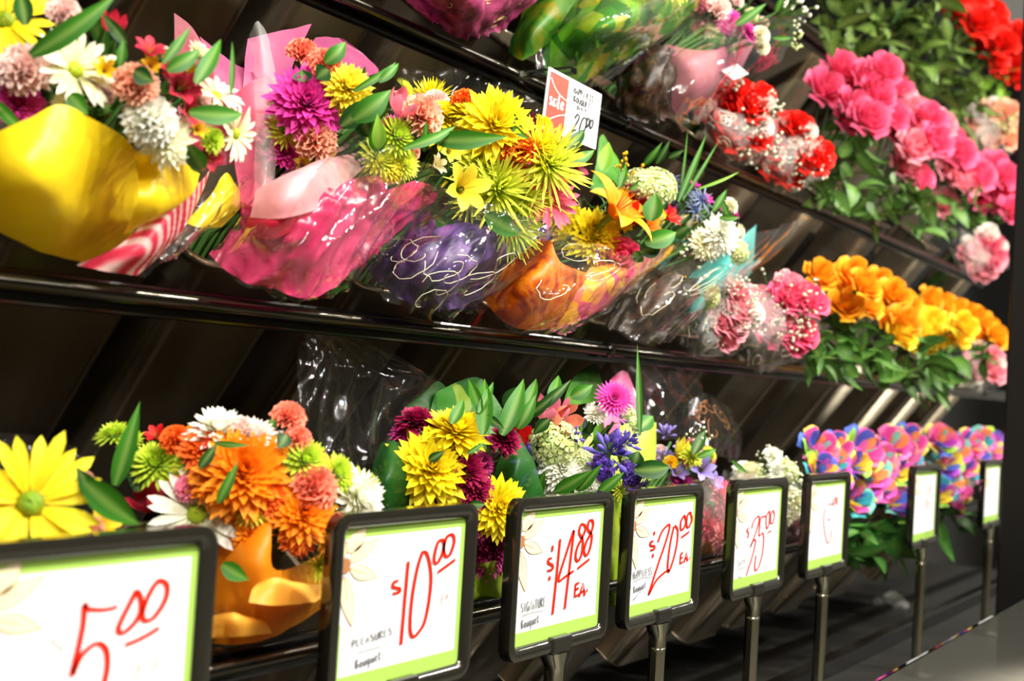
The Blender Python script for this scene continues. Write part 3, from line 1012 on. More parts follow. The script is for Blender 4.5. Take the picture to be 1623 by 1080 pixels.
sheet(b, 'folded_flap', P_PALE, [[(396, 345, -.065), (450, 346, -.105), (518, 328, -.10)], [(402, 318, -.065), (465, 310, -.11), (550, 292, -.08)], [(408, 300, -.05), (480, 272, -.10), (580, 262, -.06)], [(425, 296, -.03), (500, 256, -.07), (593, 238, -.04)]], 20, 14, .001)
sheet(b, 'cellophane', CELLO, [[(335, 418, -.03), (400, 455, -.08), (490, 476, -.09), (560, 440, -.07), (600, 400, -.03)], [(380, 370, -.04), (440, 400, -.11), (520, 400, -.12), (600, 365, -.08), (650, 350, -.02)], [(440, 300, -.04), (520, 300, -.12), (600, 300, -.10), (650, 300, -.06), (700, 300, 0)], [(540, 230, -.04), (600, 230, -.10), (640, 250, -.09), (680, 260, -.05), (705, 290, 0)]], 28, 20, .005, 40, False, 5)
flowers(b, '''
carnation salmon 478 92 60 u
carnation salmon 512 108 62
mum lemon 548 142 78
mum magenta 484 166 108 c
carnation palepink 440 150 30
pom limey 452 208 62
carnation peach 496 226 78
mum magenta 452 244 52
alstro lemon 508 246 50
alstro lemon 480 262 40
tulip pink 640 168 52 u
carnation peach 662 190 80
pom lime 626 216 66
pom limey 598 252 66
pom limey 636 258 60
alstro lemon 712 240 46 c
alstro lemon 732 300 84 c
alstro cream 690 262 40
mum lemon 615 265 50 c
pom limey 540 165 40
''')
leaves(b, '''
1 515 100 548 66 34 .3
1 560 145 628 98 16 .2
1 600 130 632 100 20 .2
2 480 130 478 110 40 .1
2 520 110 500 125 40 .1
2 540 200 600 150 46 .2
1 560 190 620 142 50 .25 .04
2 585 215 560 170 40 .2
1 640 235 722 200 22 .2 .05
1 690 222 805 216 40 .15 .05
1 600 240 590 190 36 .2 .03
3 600 235 598 180 30 .2 .05
1 672 240 676 190 20 .1 .05
''')

b = Bq('M', 655, 'yellow, lime and red chrysanthemum bouquet in clear film over purple paper', 785, 255, 138, chute_label='black chute under the purple-wrapped bouquet')
b.fill(24)
b.stuffing([('spider','limey'),('mum','yellow'),('carnation','deeporange'),('alstro','crimson')], 26, 50)
sheet(b, 'purple_wrap', P_PURPLE, [[(592, 442, .0), (640, 470, -.04), (695, 486, -.05), (742, 478, -.02)], [(604, 415, .0), (660, 432, -.06), (722, 440, -.07), (790, 430, -.03)], [(645, 380, 0), (695, 388, -.06), (765, 395, -.07), (850, 388, -.02)], [(690, 350, .01), (745, 362, -.05), (805, 368, -.06), (890, 350, -.01)]], 26, 18, .005, 40, False)
sheet(b, 'purple_backing', P_PURPLE, [[(775, 230, .06), (800, 225, .06), (830, 235, .05)], [(772, 170, .08), (800, 165, .08), (825, 200, .07)], [(770, 152, .09), (795, 146, .09), (812, 142, .09)]], 12, 12, .002)
sheet(b, 'crimson_backing', P_CRIMSON, [[(820, 270, .02), (850, 270, .02), (878, 270, .02)], [(828, 235, .03), (850, 225, .02), (882, 238, .02)], [(836, 202, .04), (846, 176, .04), (858, 214, .04)]], 12, 12, .002)
sheet(b, 'cellophane_backing', CELLO_BACK, [[(612, 230, .06), (720, 210, .09), (840, 230, .06)], [(616, 150, .08), (730, 130, .11), (855, 170, .08)], [(632, 114, .1), (730, 108, .12), (800, 112, .1)]], 30, 14, .005, 45, False, 9)
_, S = sheet(b, 'cellophane', CELLO, [[(568, 446, .0), (630, 482, -.06), (690, 498, -.07), (748, 486, -.02)], [(595, 400, .0), (680, 420, -.095), (765, 442, -.095), (830, 428, -.02)], [(655, 345, .0), (745, 370, -.11), (835, 385, -.10), (905, 345, -.01)], [(690, 300, .0), (780, 335, -.11), (860, 340, -.09), (918, 308, .0)]], 34, 24, .006, 42, False, 2)
ribbon_lines(b, S, scrolls(9, random.Random(3), .08, .7, .05, .5), SCROLL, .0005)
flowers(b, '''
spider yellow 682 158 66 u
mum yellow 708 190 64
mum yellow 745 185 66 u
daisymum yellow 782 202 112 c
carnation deeporange 736 168 52 u
carnation deeporange 826 242 58
daisymum yellow 700 215 60
spider limey 868 262 110 c
spider limey 788 300 122 c
spider lime 810 352 100 cd
spider limey 745 320 70
spider yellow 850 235 80
daisy redpink 868 318 84 c p
alstro red 838 285 46
alstro crimson 872 222 44 u
alstro burgundy 914 268 44 r
carnation deeporange 800 240 50
mum limey 760 265 70
filler white 668 205 60
carnation palepink 690 168 50
spider limey 830 315 70
''')
leaves(b, '''
1 690 340 760 424 38 -.1 .08
3 676 218 722 200 16 .1 .05
2 800 170 830 205 16 .1
1 888 262 942 238 26 .2
2 893 240 925 205 26 .2
1 805 195 842 222 14 .2
1 770 340 830 372 44 .15 .05
2 720 350 760 385 50 .1 .03
''')

b = Bq('M', 838, 'bouquet with an orange lily and yellow chrysanthemum in orange marbled paper', 975, 355, 104, chute_label='black chute under the orange-wrapped bouquet')
b.fill(24, ('#17380c', '#2c6420'))
b.stuffing([('mum','yellow'),('hydrangea','hydra'),('alstro','red'),('carnation','hotpink')], 16, 34)
sheet(b, 'orange_wrap', P_ORANGE, [[(762, 468, .0), (800, 512, -.05), (850, 524, -.06), (892, 516, -.04)], [(788, 440, -.01), (832, 455, -.08), (882, 475, -.085), (940, 470, -.05)], [(822, 410, -.01), (860, 415, -.085), (900, 435, -.085), (955, 440, -.05)], [(850, 385, -.01), (872, 382, -.07), (888, 415, -.08), (920, 430, -.06)]], 26, 18, .003, 30)
sheet(b, 'printed_wrap', P_PATT, [[(880, 522, -.05), (940, 498, -.07), (995, 462, -.03)], [(905, 465, -.07), (980, 445, -.08), (1050, 412, -.02)], [(935, 425, -.06), (1020, 402, -.06), (1098, 352, .0)]], 22, 14, .003, 30)
sheet(b, 'wrap_corner', P_AMBER, [[(1000, 448, -.03), (1035, 425, -.04), (1062, 405, -.02)], [(1045, 405, -.02), (1080, 375, -.02), (1110, 362, .0)], [(1076, 346, .0), (1092, 340, 0), (1112, 333, .0)]], 12, 12, .001)
sheet(b, 'green_backing', P_LEAFG, [[(935, 300, .06), (960, 300, .06), (985, 300, .05)], [(945, 260, .08), (962, 258, .08), (982, 258, .07)], [(950, 218, .09), (957, 214, .09), (968, 236, .09)]], 10, 10, .001)
_, S = sheet(b, 'cellophane', CELLO, [[(760, 472, .0), (810, 520, -.06), (860, 530, -.07), (900, 518, -.03)], [(790, 430, .0), (860, 460, -.1), (930, 480, -.1), (985, 468, -.02)], [(840, 385, .0), (920, 420, -.11), (1000, 430, -.09), (1062, 405, -.01)], [(880, 360, .0), (960, 400, -.10), (1040, 395, -.07), (1112, 345, .0)]], 30, 22, .005, 42, False, 4)
ribbon_lines(b, S, scrolls(5, random.Random(8), .1, .9, .35, .8), SCROLL, .0005)
flowers(b, '''
mum yellow 905 362 74 c
mum yellow 940 378 84 c
mum yellow 918 412 44 d
lily orange 975 335 120 ru p .03
hydrangea hydra 1038 302 66 u
hydrangea hydra 1012 295 50
tulip red 1012 326 44
rose hotpink 972 408 62 c
carnation hotpink 950 425 54 d
mum hotpink 1000 400 36
filler gold 988 285 60 u
alstro red 1060 345 40
mum yellow 880 345 44
alstro orange 1030 360 40
''')
leaves(b, '''
1 1030 350 1040 305 42 .1 .03
1 1022 385 1072 368 40 .25 .05
2 1015 400 1050 385 40 .2 .04
1 1000 300 1030 284 20 .2
1 980 300 992 260 16 .2
2 900 430 915 400 40 .1 .03
1 1005 400 1020 415 26 .1 .03
3 955 270 965 225 30 .1
''')

b = Bq('M', 990, 'bouquet with blue thistles and grass blades beside a teal paper corner', 1105, 350, 88, chute_label='black chute under the teal-paper bouquet')
b.fill(26, ('#122e10', '#2a5a24'))
b.stuffing([('thistle','thistle'),('hydrangea','hydra'),('mum','cream'),('alstro','magenta')], 14, 28)
sheet(b, 'brown_net_wrap', P_BROWN, [[(955, 522, .0), (1000, 535, -.03), (1045, 530, -.03)], [(990, 480, .0), (1040, 490, -.05), (1090, 490, -.03)], [(1030, 430, .0), (1070, 440, -.05), (1100, 440, -.03)]], 18, 14, .006, 40, False)
sheet(b, 'teal_wrap', P_TEAL, [[(1080, 500, -.02), (1112, 490, -.05), (1150, 470, -.02)], [(1088, 445, 0), (1140, 440, -.05), (1190, 432, -.01)], [(1130, 408, .02), (1165, 388, -.02), (1197, 368, 0)], [(1186, 370, .01), (1193, 362, 0), (1200, 355, .0)]], 18, 14, .001)
_, S = sheet(b, 'cellophane', CELLO, [[(950, 520, .0), (1010, 542, -.05), (1055, 536, -.03)], [(1000, 455, .0), (1070, 480, -.08), (1130, 478, -.02)], [(1060, 405, .0), (1140, 425, -.08), (1225, 400, -.01)], [(1115, 350, .0), (1195, 370, -.05), (1277, 340, .0)]], 26, 20, .005, 45, False, 6)
ribbon_lines(b, S, scrolls(6, random.Random(4), .2, .9, .3, .8), SCROLL, .0005)
flowers(b, '''
thistle thistle 1085 305 44 u
thistle thistle 1112 318 44
thistle thistle 1100 335 40 r
thistle thistle 1062 285 36 u
alstro magenta 1100 296 24 u
alstro magenta 1120 318 22
mum white 1140 372 60 c
mum cream 1118 388 50 c
hydrangea hydra 1165 400 40
filler white 1078 400 60
filler gold 1060 460 60 d
hydrangea hydra 1120 470 40 d
''')
leaves(b, '''
1 1075 320 1120 212 14 .05 .03
1 1082 318 1140 222 8 .05
1 1078 315 1090 205 6 .05
3 1105 300 1172 272 6 .15
1 1130 335 1152 300 16 .1
1 1140 345 1172 345 14 .2
1 1020 262 1050 225 14 .2
2 1040 260 1062 222 16 .2
2 1060 250 1084 238 14 .2
1 1145 320 1158 348 14 .2
2 1090 360 1060 380 30 .2
2 1030 480 1070 450 26 .2
2 990 500 1020 470 26 .2
''')


def auto(k, uc, label, base, head, rp, spec, wrap=CELLO, seed=1, paper_mat=None, chute_label=None, prints=0, fillc=('#1a4010', '#3a7a24'), nfill=14, mat2=SCROLL, spread=.85):
    """smaller cone bouquet: base and head pixels give its axis; spec lists (kind, colour, count, pixel size)"""
    rnd = random.Random(seed)
    b = Bq(k, uc, label, head[0], head[1], rp, chute_label=chute_label)
    b.fill(nfill, fillc)
    ax = Vector((head[0] - base[0], head[1] - base[1])); L = ax.length; ax.normalize(); pr = Vector((-ax.y, ax.x))
    if pr.x < 0: pr = -pr
    bw = b.R
    def row(t, hw, bulge, wig=0):
        c = Vector(base) + ax * L * t
        a, z = c - pr * hw, c + pr * hw
        return span(a.x, a.y + wig, z.x, z.y - wig, ax.y * -rp * .12, bulge, .02, .02, 7)
    if paper_mat:
        sheet(b, 'paper_wrap', paper_mat, [row(-.05, rp * .30, bw * .35), row(.35, rp * .75, bw * .8), row(.75, rp * .98, bw * .95)], 22, 12, .003, 40)
    _, S = sheet(b, 'cellophane', wrap, [row(-.08, rp * .36, bw * .5), row(.3, rp * .85, bw * 1.0), row(.8, rp * 1.1, bw * 1.15), row(1.25, rp * 1.22, bw * 1.0)], 24, 18, .006, 50, False, seed)
    if prints: ribbon_lines(b, S, scrolls(prints, rnd, .08, .92, .1, .95), mat2, .0006)
    for kind, color, n, size in spec:
        for i in range(int(n * 1.8)):
            a = rnd.uniform(0, 6.28); r = rp * spread * math.sqrt(rnd.random())
            b.flower(kind, color, head[0] + r * math.cos(a), head[1] + r * math.sin(a), size * rnd.uniform(.85, 1.15))
    return b


auto('M', 1095, 'white and pink rose bouquet in clear film beside the teal paper', (1100, 545), (1150, 495), 52, [('rose', 'rosepale', 5, 40), ('carnation', 'whitepink', 5, 38), ('filler', 'white', 4, 46)], CELLO_LACE, 11, None, 'black chute under the white and pink rose bouquet', 6)
auto('M', 1195, 'pink rose bouquet in frosted film next to orange roses', (1200, 570), (1238, 497), 62, [('rose', 'rosepink', 6, 44), ('rose', 'rosepale', 5, 42), ('filler', 'white', 6, 50)], CELLO_LACE, 12, None, 'black chute under the frosted pink rose bouquet', 4)


def bunch(k, uc, label, roses, color, size, leaf_at, seed=1, kind='rose', dy=-.04, name='rose_bunch', chute_label=None, lcols=('#16380e', '#3c7a26'), lsize=1.0, group=None):
    """loose long-stemmed roses: heads at their pixels on the tier's plane, leaves hanging from the stems below"""
    rnd = random.Random(seed)
    cu = sum(r[0] for r in roses) / len(roses); cv = sum(r[1] for r in roses) / len(roses)
    b = Bq(k, uc, label, cu, cv, size * 1.2, dy, name, 'roses', chute_label=chute_label, group=group)
    lo_y, hi_y = (b.Y + .0, b.Y + .10) if k == 'B' else (b.Y - .24, b.Y + .02)
    def lean(u, v, w_):
        r_ = ray(u, v)
        return at(u, v, min(hi_y, max(lo_y, (b.x + rnd.uniform(-w_, w_)) * r_.y / r_.x)))
    from mathutils import Quaternion
    for i, r in enumerate(roses):
        P = lean(r[0], r[1], .05)
        rad = (r[2] if len(r) > 2 else size) * 1.32 / 2 / F * dep(P)
        nrm = (Vector((rnd.uniform(-.35, .35), -.75 + rnd.uniform(-.3, .3), .75)) + (CAM - P).normalized() * .8).normalized()
        q = nrm.to_track_quat('Z', 'Y') @ Quaternion((0, 0, 1), rnd.uniform(0, 6.28))
        link('rose', flower_mesh(kind, color if isinstance(color, str) else color[i % len(color)], i % 3), b.root, P - b.S, q, rad)
        mb = MB(); of_ = Vector((rnd.uniform(-.03, .03), rnd.uniform(-.012, .012), 0)); mb.tube([P - nrm * rad * .4, b.mouth + of_, b.S + of_], .0026, 5, True, lin('#3c6a24'))
        part('stem', mb, LEAF, b.root)
    for (u, v, ru, rv, n) in leaf_at:
        for i in range(n):
            a = rnd.uniform(0, 6.28); q = math.sqrt(rnd.random())
            P = lean(u + ru * q * math.cos(a), v + rv * q * math.sin(a), .07)
            if k != 'B' and abs(P.z - TZ[k]) < .08 and P.y > b.Y - .075:      # leaves at rail height hang in front of the rail
                P = at(*[u + ru * q * math.cos(a), v + rv * q * math.sin(a)], b.Y - .075)
            d = Vector((rnd.uniform(-.9, .9), rnd.uniform(-.9, .1), rnd.uniform(-1, .35))).normalized()
            L = rnd.uniform(.042, .078) * lsize
            o = link('leaf', leaf_shared(rnd.randrange(3), lcols), b.root, P - b.S, d.to_track_quat('Y', 'Z') @ Quaternion((0, 1, 0), rnd.uniform(-1, 1)), (L * 1.5, L, L))
    return b


bunch('M', 1300, 'loose long-stemmed bright orange roses nearest the frosted pink bouquet', [(1298, 438), (1328, 446), (1352, 436), (1312, 462), (1345, 466), (1368, 455), (1338, 486), (1370, 484)], 'roseorange', 44, [(1340, 545, 62, 40, 26), (1310, 560, 40, 30, 12), (1375, 580, 40, 30, 12)], 21, chute_label='black chute under the bright orange roses')
bunch('M', 1385, 'loose orange to yellow roses with dark leaves on the middle rail', [(1392, 452), (1415, 468), (1390, 478), (1412, 492), (1432, 484), (1405, 512), (1432, 510), (1425, 532)], ['roseorange', 'roseorange', 'roseorange', 'roseyellow'], 42, [(1425, 570, 55, 36, 26), (1450, 595, 40, 25, 12)], 22, chute_label='black chute under the orange and yellow roses')
bunch('M', 1455, 'loose clear yellow roses with leaves hanging over the middle rail', [(1455, 500), (1475, 512), (1450, 525), (1478, 534), (1500, 520), (1460, 545), (1515, 532), (1525, 518)], 'roseyellow', 38, [(1485, 585, 45, 28, 22)], 23, chute_label='black chute under the yellow roses')
bunch('M', 1500, 'loose deep orange roses behind the yellow ones', [(1472, 476), (1492, 482), (1512, 490), (1532, 500), (1550, 508), (1566, 522), (1545, 530), (1578, 535)], 'roseorange', 34, [(1530, 565, 40, 22, 14)], 24, dy=.04, chute_label='black chute under the deep orange roses')
auto('M', 1550, 'small pale pink rose bouquet in film by the black post', (1545, 610), (1560, 580), 34, [('rose', 'rosepale', 6, 30), ('carnation', 'whitepink', 4, 26)], CELLO_LACE, 14, None, 'black chute under the pale pink bouquet by the post', 2)

# ------------------------------------------------------------------ upper tier
for n_, l_ in ((3, 'bare black chute above the yellow-wrapped bouquet'), (2, 'bare black chute above the pink-wrapped bouquet'), (1, 'bare black chute between the pink-wrapped and wine red bouquets')):
    chute('U', x_on('U', 735) - .19 * n_, l_)
b = Bq('U', 735, 'bouquet in dark wine red printed paper on the upper shelf', 770, -110, 130, chute_label='black chute under the wine red bouquet')
b.fill(14)
_, S = sheet(b, 'wine_wrap', P_MAGENTA, [[(690, 30, .0), (740, 56, -.04), (795, 40, -.01)], [(635, -20, .0), (740, 15, -.08), (845, 0, -.02)], [(600, -90, .0), (740, -60, -.10), (900, -80, -.02)]], 24, 16, .004, 35, False)
ribbon_lines(b, S, scrolls(14, random.Random(5), .1, .9, .1, .6), GOLD_PRINT, .0006)
flowers(b, '''
mum magenta 700 -130 100
rose hotpink 790 -150 90
mum plum 850 -110 90
carnation pink 750 -190 90
daisy white 660 -170 90
''')
b = Bq('U', 880, 'bouquet in bright green leaf-printed paper above the sale card', 1000, -50, 110, chute_label='black chute under the green-wrapped bouquet')
b.fill(18)
sheet(b, 'deep_green_wrap', P_GREEND, [[(806, 82, .01), (830, 95, -.03), (868, 70, -.03)], [(820, 40, .02), (850, 40, -.04), (900, 20, -.04)], [(850, -20, .03), (890, -20, -.03), (940, -40, -.02)]], 16, 14, .003)
_, S = sheet(b, 'green_wrap', P_GREEN, [[(862, 112, .0), (905, 134, -.012), (950, 118, -.005)], [(865, 70, .0), (925, 88, -.04), (1010, 80, -.02)], [(900, 20, .0), (970, 40, -.10), (1075, 40, -.01)], [(940, -40, .0), (1020, -10, -.08), (1135, 2, .0)]], 26, 18, .004, 35)
sheet(b, 'cellophane', CELLO, [[(850, 118, -.01), (905, 140, -.02), (955, 120, -.01)], [(850, 70, .0), (930, 92, -.048), (1020, 82, -.02)], [(880, 10, .0), (975, 40, -.12), (1090, 42, -.01)], [(930, -50, .0), (1030, -10, -.10), (1145, 0, .0)]], 26, 18, .005, 45, False, 7)
flowers(b, '''
alstro yellow 1010 -15 50
mum yellow 980 -30 70
mum lemon 1060 -40 80
daisy white 1000 -90 90
alstro white 1035 -8 40
rose roseyellow 940 -80 80
''')
b = Bq('U', 1022, 'bouquet with magenta asters in mauve paper and clear film with a price sticker', 1150, 40, 80, chute_label='black chute under the mauve-wrapped bouquet')
b.fill(20, ('#142e0e', '#2e5a20'))
b.stuffing([('carnation','palepink'),('gerbera','magenta'),('filler','white'),('hydrangea','hydra')], 14, 30)
sheet(b, 'brown_net_wrap', P_BROWN, [[(975, 170, .01), (1020, 190, -.03), (1060, 180, -.02)], [(985, 125, .01), (1030, 135, -.05), (1080, 130, -.03)], [(1000, 85, .02), (1045, 80, -.04), (1075, 85, -.02)]], 16, 14, .008, 40, False)
sheet(b, 'mauve_wrap', P_MAUVE, [[(1060, 180, -.02), (1090, 180, -.05), (1115, 160, -.02)], [(1050, 130, -.02), (1110, 135, -.08), (1170, 115, -.02)], [(1045, 85, -.01), (1110, 92, -.08), (1200, 62, .0)], [(1060, 70, .0), (1120, 80, -.06), (1205, 55, .0)]], 20, 14, .003)
_, S = sheet(b, 'cellophane', CELLO, [[(1020, 190, .0), (1075, 200, -.05), (1120, 170, -.01)], [(1010, 140, .0), (1090, 150, -.10), (1180, 120, -.01)], [(1050, 80, .0), (1140, 90, -.10), (1240, 80, .0)], [(1090, 20, .02), (1170, 30, -.07), (1278, 20, .01)]], 26, 20, .007, 48, False, 8)
mb = MB()
q = [at(*p, b.Y - .07) for p in ((1144, 112), (1168, 101), (1187, 117), (1163, 127))]
mb.f(*[mb.v(x) for x in q]); part('price_sticker', mb, CARD, b.root, False)
flowers(b, '''
gerbera magenta 1155 36 46 c
gerbera magenta 1185 52 40
carnation palepink 1135 20 50
carnation cream 1203 58 34 c
carnation cream 1206 76 28 c
filler white 1240 32 60
filler white 1255 15 60
filler hydra 1245 65 46
mum plum 1035 120 70
mum pink 1110 5 60
hydrangea hydra 1130 60 40
filler gold 1020 150 60
''')
leaves(b, '''
1 1165 40 1215 5 20 .1 .03
1 1110 60 1150 60 40 .2
2 1075 70 1110 40 40 .2
1 1230 20 1245 -15 14 .1
2 1100 95 1140 70 30 .2
1 1225 60 1255 60 10 .1
''')
auto('U', 1140, 'rose bouquet in film printed with red and white script', (1170, 245), (1178, 190), 62, [('rose', 'rosered', 5, 44), ('carnation', 'whitepink', 4, 36), ('filler', 'white', 4, 50)], CELLO_LACE, 31, P_REDPRINT, 'black chute under the red script-printed bouquet', 16)
auto('U', 1225, 'red rose bouquet in glittering film beside loose pink roses', (1235, 290), (1258, 240), 52, [('rose', 'rosered', 6, 42), ('carnation', 'whitepink', 5, 34), ('filler', 'white', 5, 44)], CELLO_LACE, 32, None, 'black chute under the glittering red rose bouquet', 10)
bunch('U', 1320, 'loose deep pink roses closest to the red film bouquets', [(1305, 142, 52), (1330, 112, 50), (1345, 145, 52), (1372, 128, 48), (1400, 112, 44), (1352, 172, 52), (1388, 152, 50), (1340, 195, 36), (1375, 190, 52)], 'rosepink', 50, [(1330, 240, 55, 50, 28), (1360, 290, 62, 50, 26), (1300, 300, 30, 36, 12)], 41, chute_label='black chute under the deep pink roses', lcols=('#1c3c14', '#4a7a30'))
bunch('U', 1410, 'loose medium pink roses in the middle of the pink row', [(1415, 140), (1430, 165), (1410, 185), (1445, 180), (1425, 210), (1455, 205), (1470, 190), (1445, 235), (1480, 225), (1432, 265), (1450, 285)], ['rosepink', 'rosepale'], 46, [(1440, 310, 55, 40, 24), (1400, 330, 45, 30, 16)], 42, chute_label='black chute under the medium pink roses', lcols=('#1c3c14', '#4a7a30'))
bunch('U', 1490, 'loose pale pink roses at the lower part of the pink row', [(1490, 200), (1505, 225), (1495, 250), (1520, 245), (1505, 275), (1535, 265), (1525, 290), (1550, 280), (1495, 325)], ['rosepale', 'rosepink'], 42, [(1515, 330, 40, 36, 20), (1480, 360, 40, 22, 12)], 43, chute_label='black chute under the pale pink roses', lcols=('#1c3c14', '#4a7a30'))
bunch('U', 1560, 'loose pink roses up against the black post', [(1575, 262), (1590, 280), (1570, 300), (1600, 305), (1585, 325), (1602, 335), (1560, 320)], 'rosepink', 38, [(1570, 350, 30, 20, 12)], 44, dy=-.02, chute_label='black chute under the pink roses by the post', lcols=('#1c3c14', '#4a7a30'))
auto('U', 1545, 'red and white bouquet in film below the pink roses', (1535, 425), (1555, 398), 38, [('rose', 'rosepale', 4, 30), ('carnation', 'whitepink', 4, 28), ('carnation', 'redpink', 3, 24)], CELLO_LACE, 33, None, None, 4)
auto('T', 1545, 'peach rose bouquet in film hanging above the pink roses', (1545, 250), (1570, 200), 44, [('rose', 'peach', 5, 34), ('carnation', 'whitepink', 3, 30), ('filler', 'hydra', 4, 40)], CELLO_LACE, 34, None, None, 2)

# ------------------------------------------------------------------ top tier: red roses above dense foliage
GT = ('#20340c', '#55702a')
bunch('T', 1335, 'leafy green rose stems directly above the deep pink roses', [(1395, -62, 46), (1420, -50, 46), (1405, -38, 44), (1440, -44, 44)], 'rosered', 46, [(1340, 15, 55, 40, 40), (1365, 55, 50, 35, 26)], 54, chute_label='black chute under the nearest leafy top bunch', lcols=GT, lsize=1.15)
bunch('T', 1405, 'leafy green rose stems above the medium pink roses', [(1465, -48, 46), (1488, -38, 46), (1478, -60, 44), (1500, -50, 44)], 'rosered', 46, [(1420, 60, 50, 45, 40), (1435, 115, 40, 45, 28), (1460, 20, 40, 36, 22)], 55, chute_label='black chute under the second leafy top bunch', lcols=GT, lsize=1.15)
bunch('T', 1460, 'loose red roses leaning out over the pink ones on the top shelf', [(1515, -12, 48), (1540, 10, 46), (1522, 25, 44), (1548, 38, 46)], 'rosered', 46, [(1480, 100, 36, 50, 28), (1465, 165, 32, 36, 16), (1500, 40, 30, 36, 18)], 51, chute_label='black chute under the leaning red roses', lcols=GT, lsize=1.15)
bunch('T', 1500, 'loose red roses with leafy stems in the middle of the top shelf', [(1565, 25, 44), (1572, 50, 44), (1560, 72, 42), (1585, 70, 42), (1575, 95, 42)], 'rosered', 44, [(1510, 90, 50, 55, 40), (1500, 150, 40, 45, 28), (1530, 190, 35, 40, 16)], 52, chute_label='black chute under the middle red roses', lcols=GT, lsize=1.2)
bunch('T', 1570, 'loose red roses at the far end of the top shelf', [(1595, 75, 40), (1605, 98, 40), (1590, 110, 38), (1612, 60, 40), (1608, 120, 38)], 'rosered', 40, [(1570, 135, 40, 30, 26), (1590, 170, 25, 25, 12)], 53, chute_label='black chute under the far red roses', lcols=('#3a6a14', '#8ab83a'), lsize=1.1)

# ------------------------------------------------------------------ bottom tier
b = Bq('B', 110, 'bouquet with a large yellow daisy behind the five dollar sign', 50, 800, 120, chute_label='black chute under the yellow daisy bouquet')
b.fill(20, ('#122c0c', '#265418'))
b.stuffing([('mum','burgundy'),('alstro','gold'),('carnation','peach')], 10, 60)
flowers(b, '''
daisy yellow 48 800 195 c p
mum crimson 4 838 50
carnation peach 140 842 50
alstro gold 160 835 60
mum burgundy -40 800 90
daisy white -60 870 100
pom lime 110 880 60
''')
leaves(b, '''
1 132 762 222 832 60 .2 .03
2 150 790 120 740 40 .2
''')
sheet(b, 'cellophane_backing', CELLO_BACK, [span(-60, 860, 170, 880, 0, -.02, .05, .05), span(-80, 760, 150, 800, 0, -.03, .07, .07), span(-70, 690, 120, 710, -10, -.02, .09, .09)], 20, 14, .004, 40, False)

b = Bq('B', 425, 'orange, white and lime bouquet in bright orange paper behind the ten dollar sign', 400, 785, 180, chute_label='black chute under the bright orange-wrapped bouquet', wd=.17)
b.fill(30, ('#1c3a0c', '#3a6a1c'))
b.stuffing([('mum','orange'),('pom','lime'),('carnation','salmon'),('mum','whitepink'),('mum','deeporange')], 36, 58)
sheet(b, 'orange_wrap', P_ORW, [[(330, 1020, -.01), (380, 1022, -.05), (440, 1008, -.06), (530, 955, -.02)], [(325, 960, -.02), (390, 960, -.07), (450, 960, -.08), (540, 920, -.03)], [(330, 890, -.02), (400, 890, -.08), (445, 920, -.08), (550, 880, -.03)], [(350, 840, -.02), (425, 822, -.07), (440, 905, -.08), (560, 850, -.02)]], 26, 20, .002, 25)
sheet(b, 'light_flap', P_ORL, [[(395, 955, -.095), (440, 960, -.105), (500, 955, -.08)], [(400, 935, -.09), (450, 935, -.10), (530, 930, -.06)], [(410, 925, -.085), (438, 916, -.095), (470, 925, -.085)]], 14, 10, .001)
sheet(b, 'light_flap', P_ORL, [[(335, 1012, -.06), (375, 1010, -.09), (430, 1004, -.075)], [(335, 985, -.065), (375, 985, -.095), (420, 985, -.08)], [(340, 975, -.06), (370, 972, -.09), (395, 980, -.08)]], 14, 8, .001)
flowers(b, '''
pom lime 182 692 58 u
pom lime 206 700 44
pom lime 248 738 84
daisymum white 348 690 92 u
alstro red 248 692 40
carnation deeporange 280 702 56
mum deeporange 328 716 84
mum whitepink 400 698 74 u
carnation salmon 455 668 62 u
carnation salmon 470 700 50
mum orange 385 752 140 c
mum orange 335 770 70
pom lime 482 732 80
pom lime 532 752 66
pom lime 575 772 60
carnation salmon 492 778 86
mum orange 478 815 100 c
daisymum white 562 792 100 r
daisy white 312 816 136 c p
tulip crimson 236 792 56 lu
carnation pink 302 776 54
pom limey 402 808 64
mum orange 398 846 60
spider limey 512 832 66
mum deeporange 430 790 60
spider limey 505 895 50 d
mum orange 520 850 60
alstro gold 170 850 60
carnation palepink 380 690 60
mum deeporange 470 850 60
pom lime 300 735 50
''')
leaves(b, '''
1 182 770 222 636 40 .05 .05
2 220 780 205 690 40 .1
2 316 742 345 702 24 .1 .03
1 340 702 398 706 14 .15 .03
1 345 798 378 730 24 .1 .06
1 352 895 395 920 36 .2 .06
2 455 690 440 712 34 .1
2 270 830 230 860 40 .2
''')
b2 = b

b = Bq('B', 690, 'yellow and burgundy chrysanthemum bouquet in sheer green paper', 710, 745, 130, chute_label='black chute under the yellow and burgundy bouquet')
b.fill(26, ('#163a10', '#2c6a24'))
b.stuffing([('mum','burgundy'),('mum','plum'),('daisymum','yellow')], 20, 44)
sheet(b, 'cellophane_backing', CELLO_BACK, [[(465, 730, .04), (540, 750, .02), (620, 720, .04)], [(462, 640, .07), (560, 640, .06), (660, 650, .06)], [(466, 560, .09), (560, 580, .09), (690, 610, .08)], [(468, 518, .1), (500, 516, .1), (560, 550, .1)]], 30, 24, .006, 34, False, 11)
sheet(b, 'green_wrap', P_LGREEN, [[(578, 800, .0), (610, 820, -.02), (650, 815, -.02)], [(585, 760, .0), (615, 760, -.03), (655, 760, -.02)], [(605, 702, .02), (625, 698, .0), (650, 712, .0)]], 14, 14, .002)
sheet(b, 'green_backing', P_LGREEN, [[(615, 720, .05), (660, 690, .05), (700, 690, .05)], [(640, 650, .07), (670, 640, .07), (720, 645, .07)], [(665, 630, .08), (692, 605, .08), (712, 618, .08)]], 14, 14, .002)
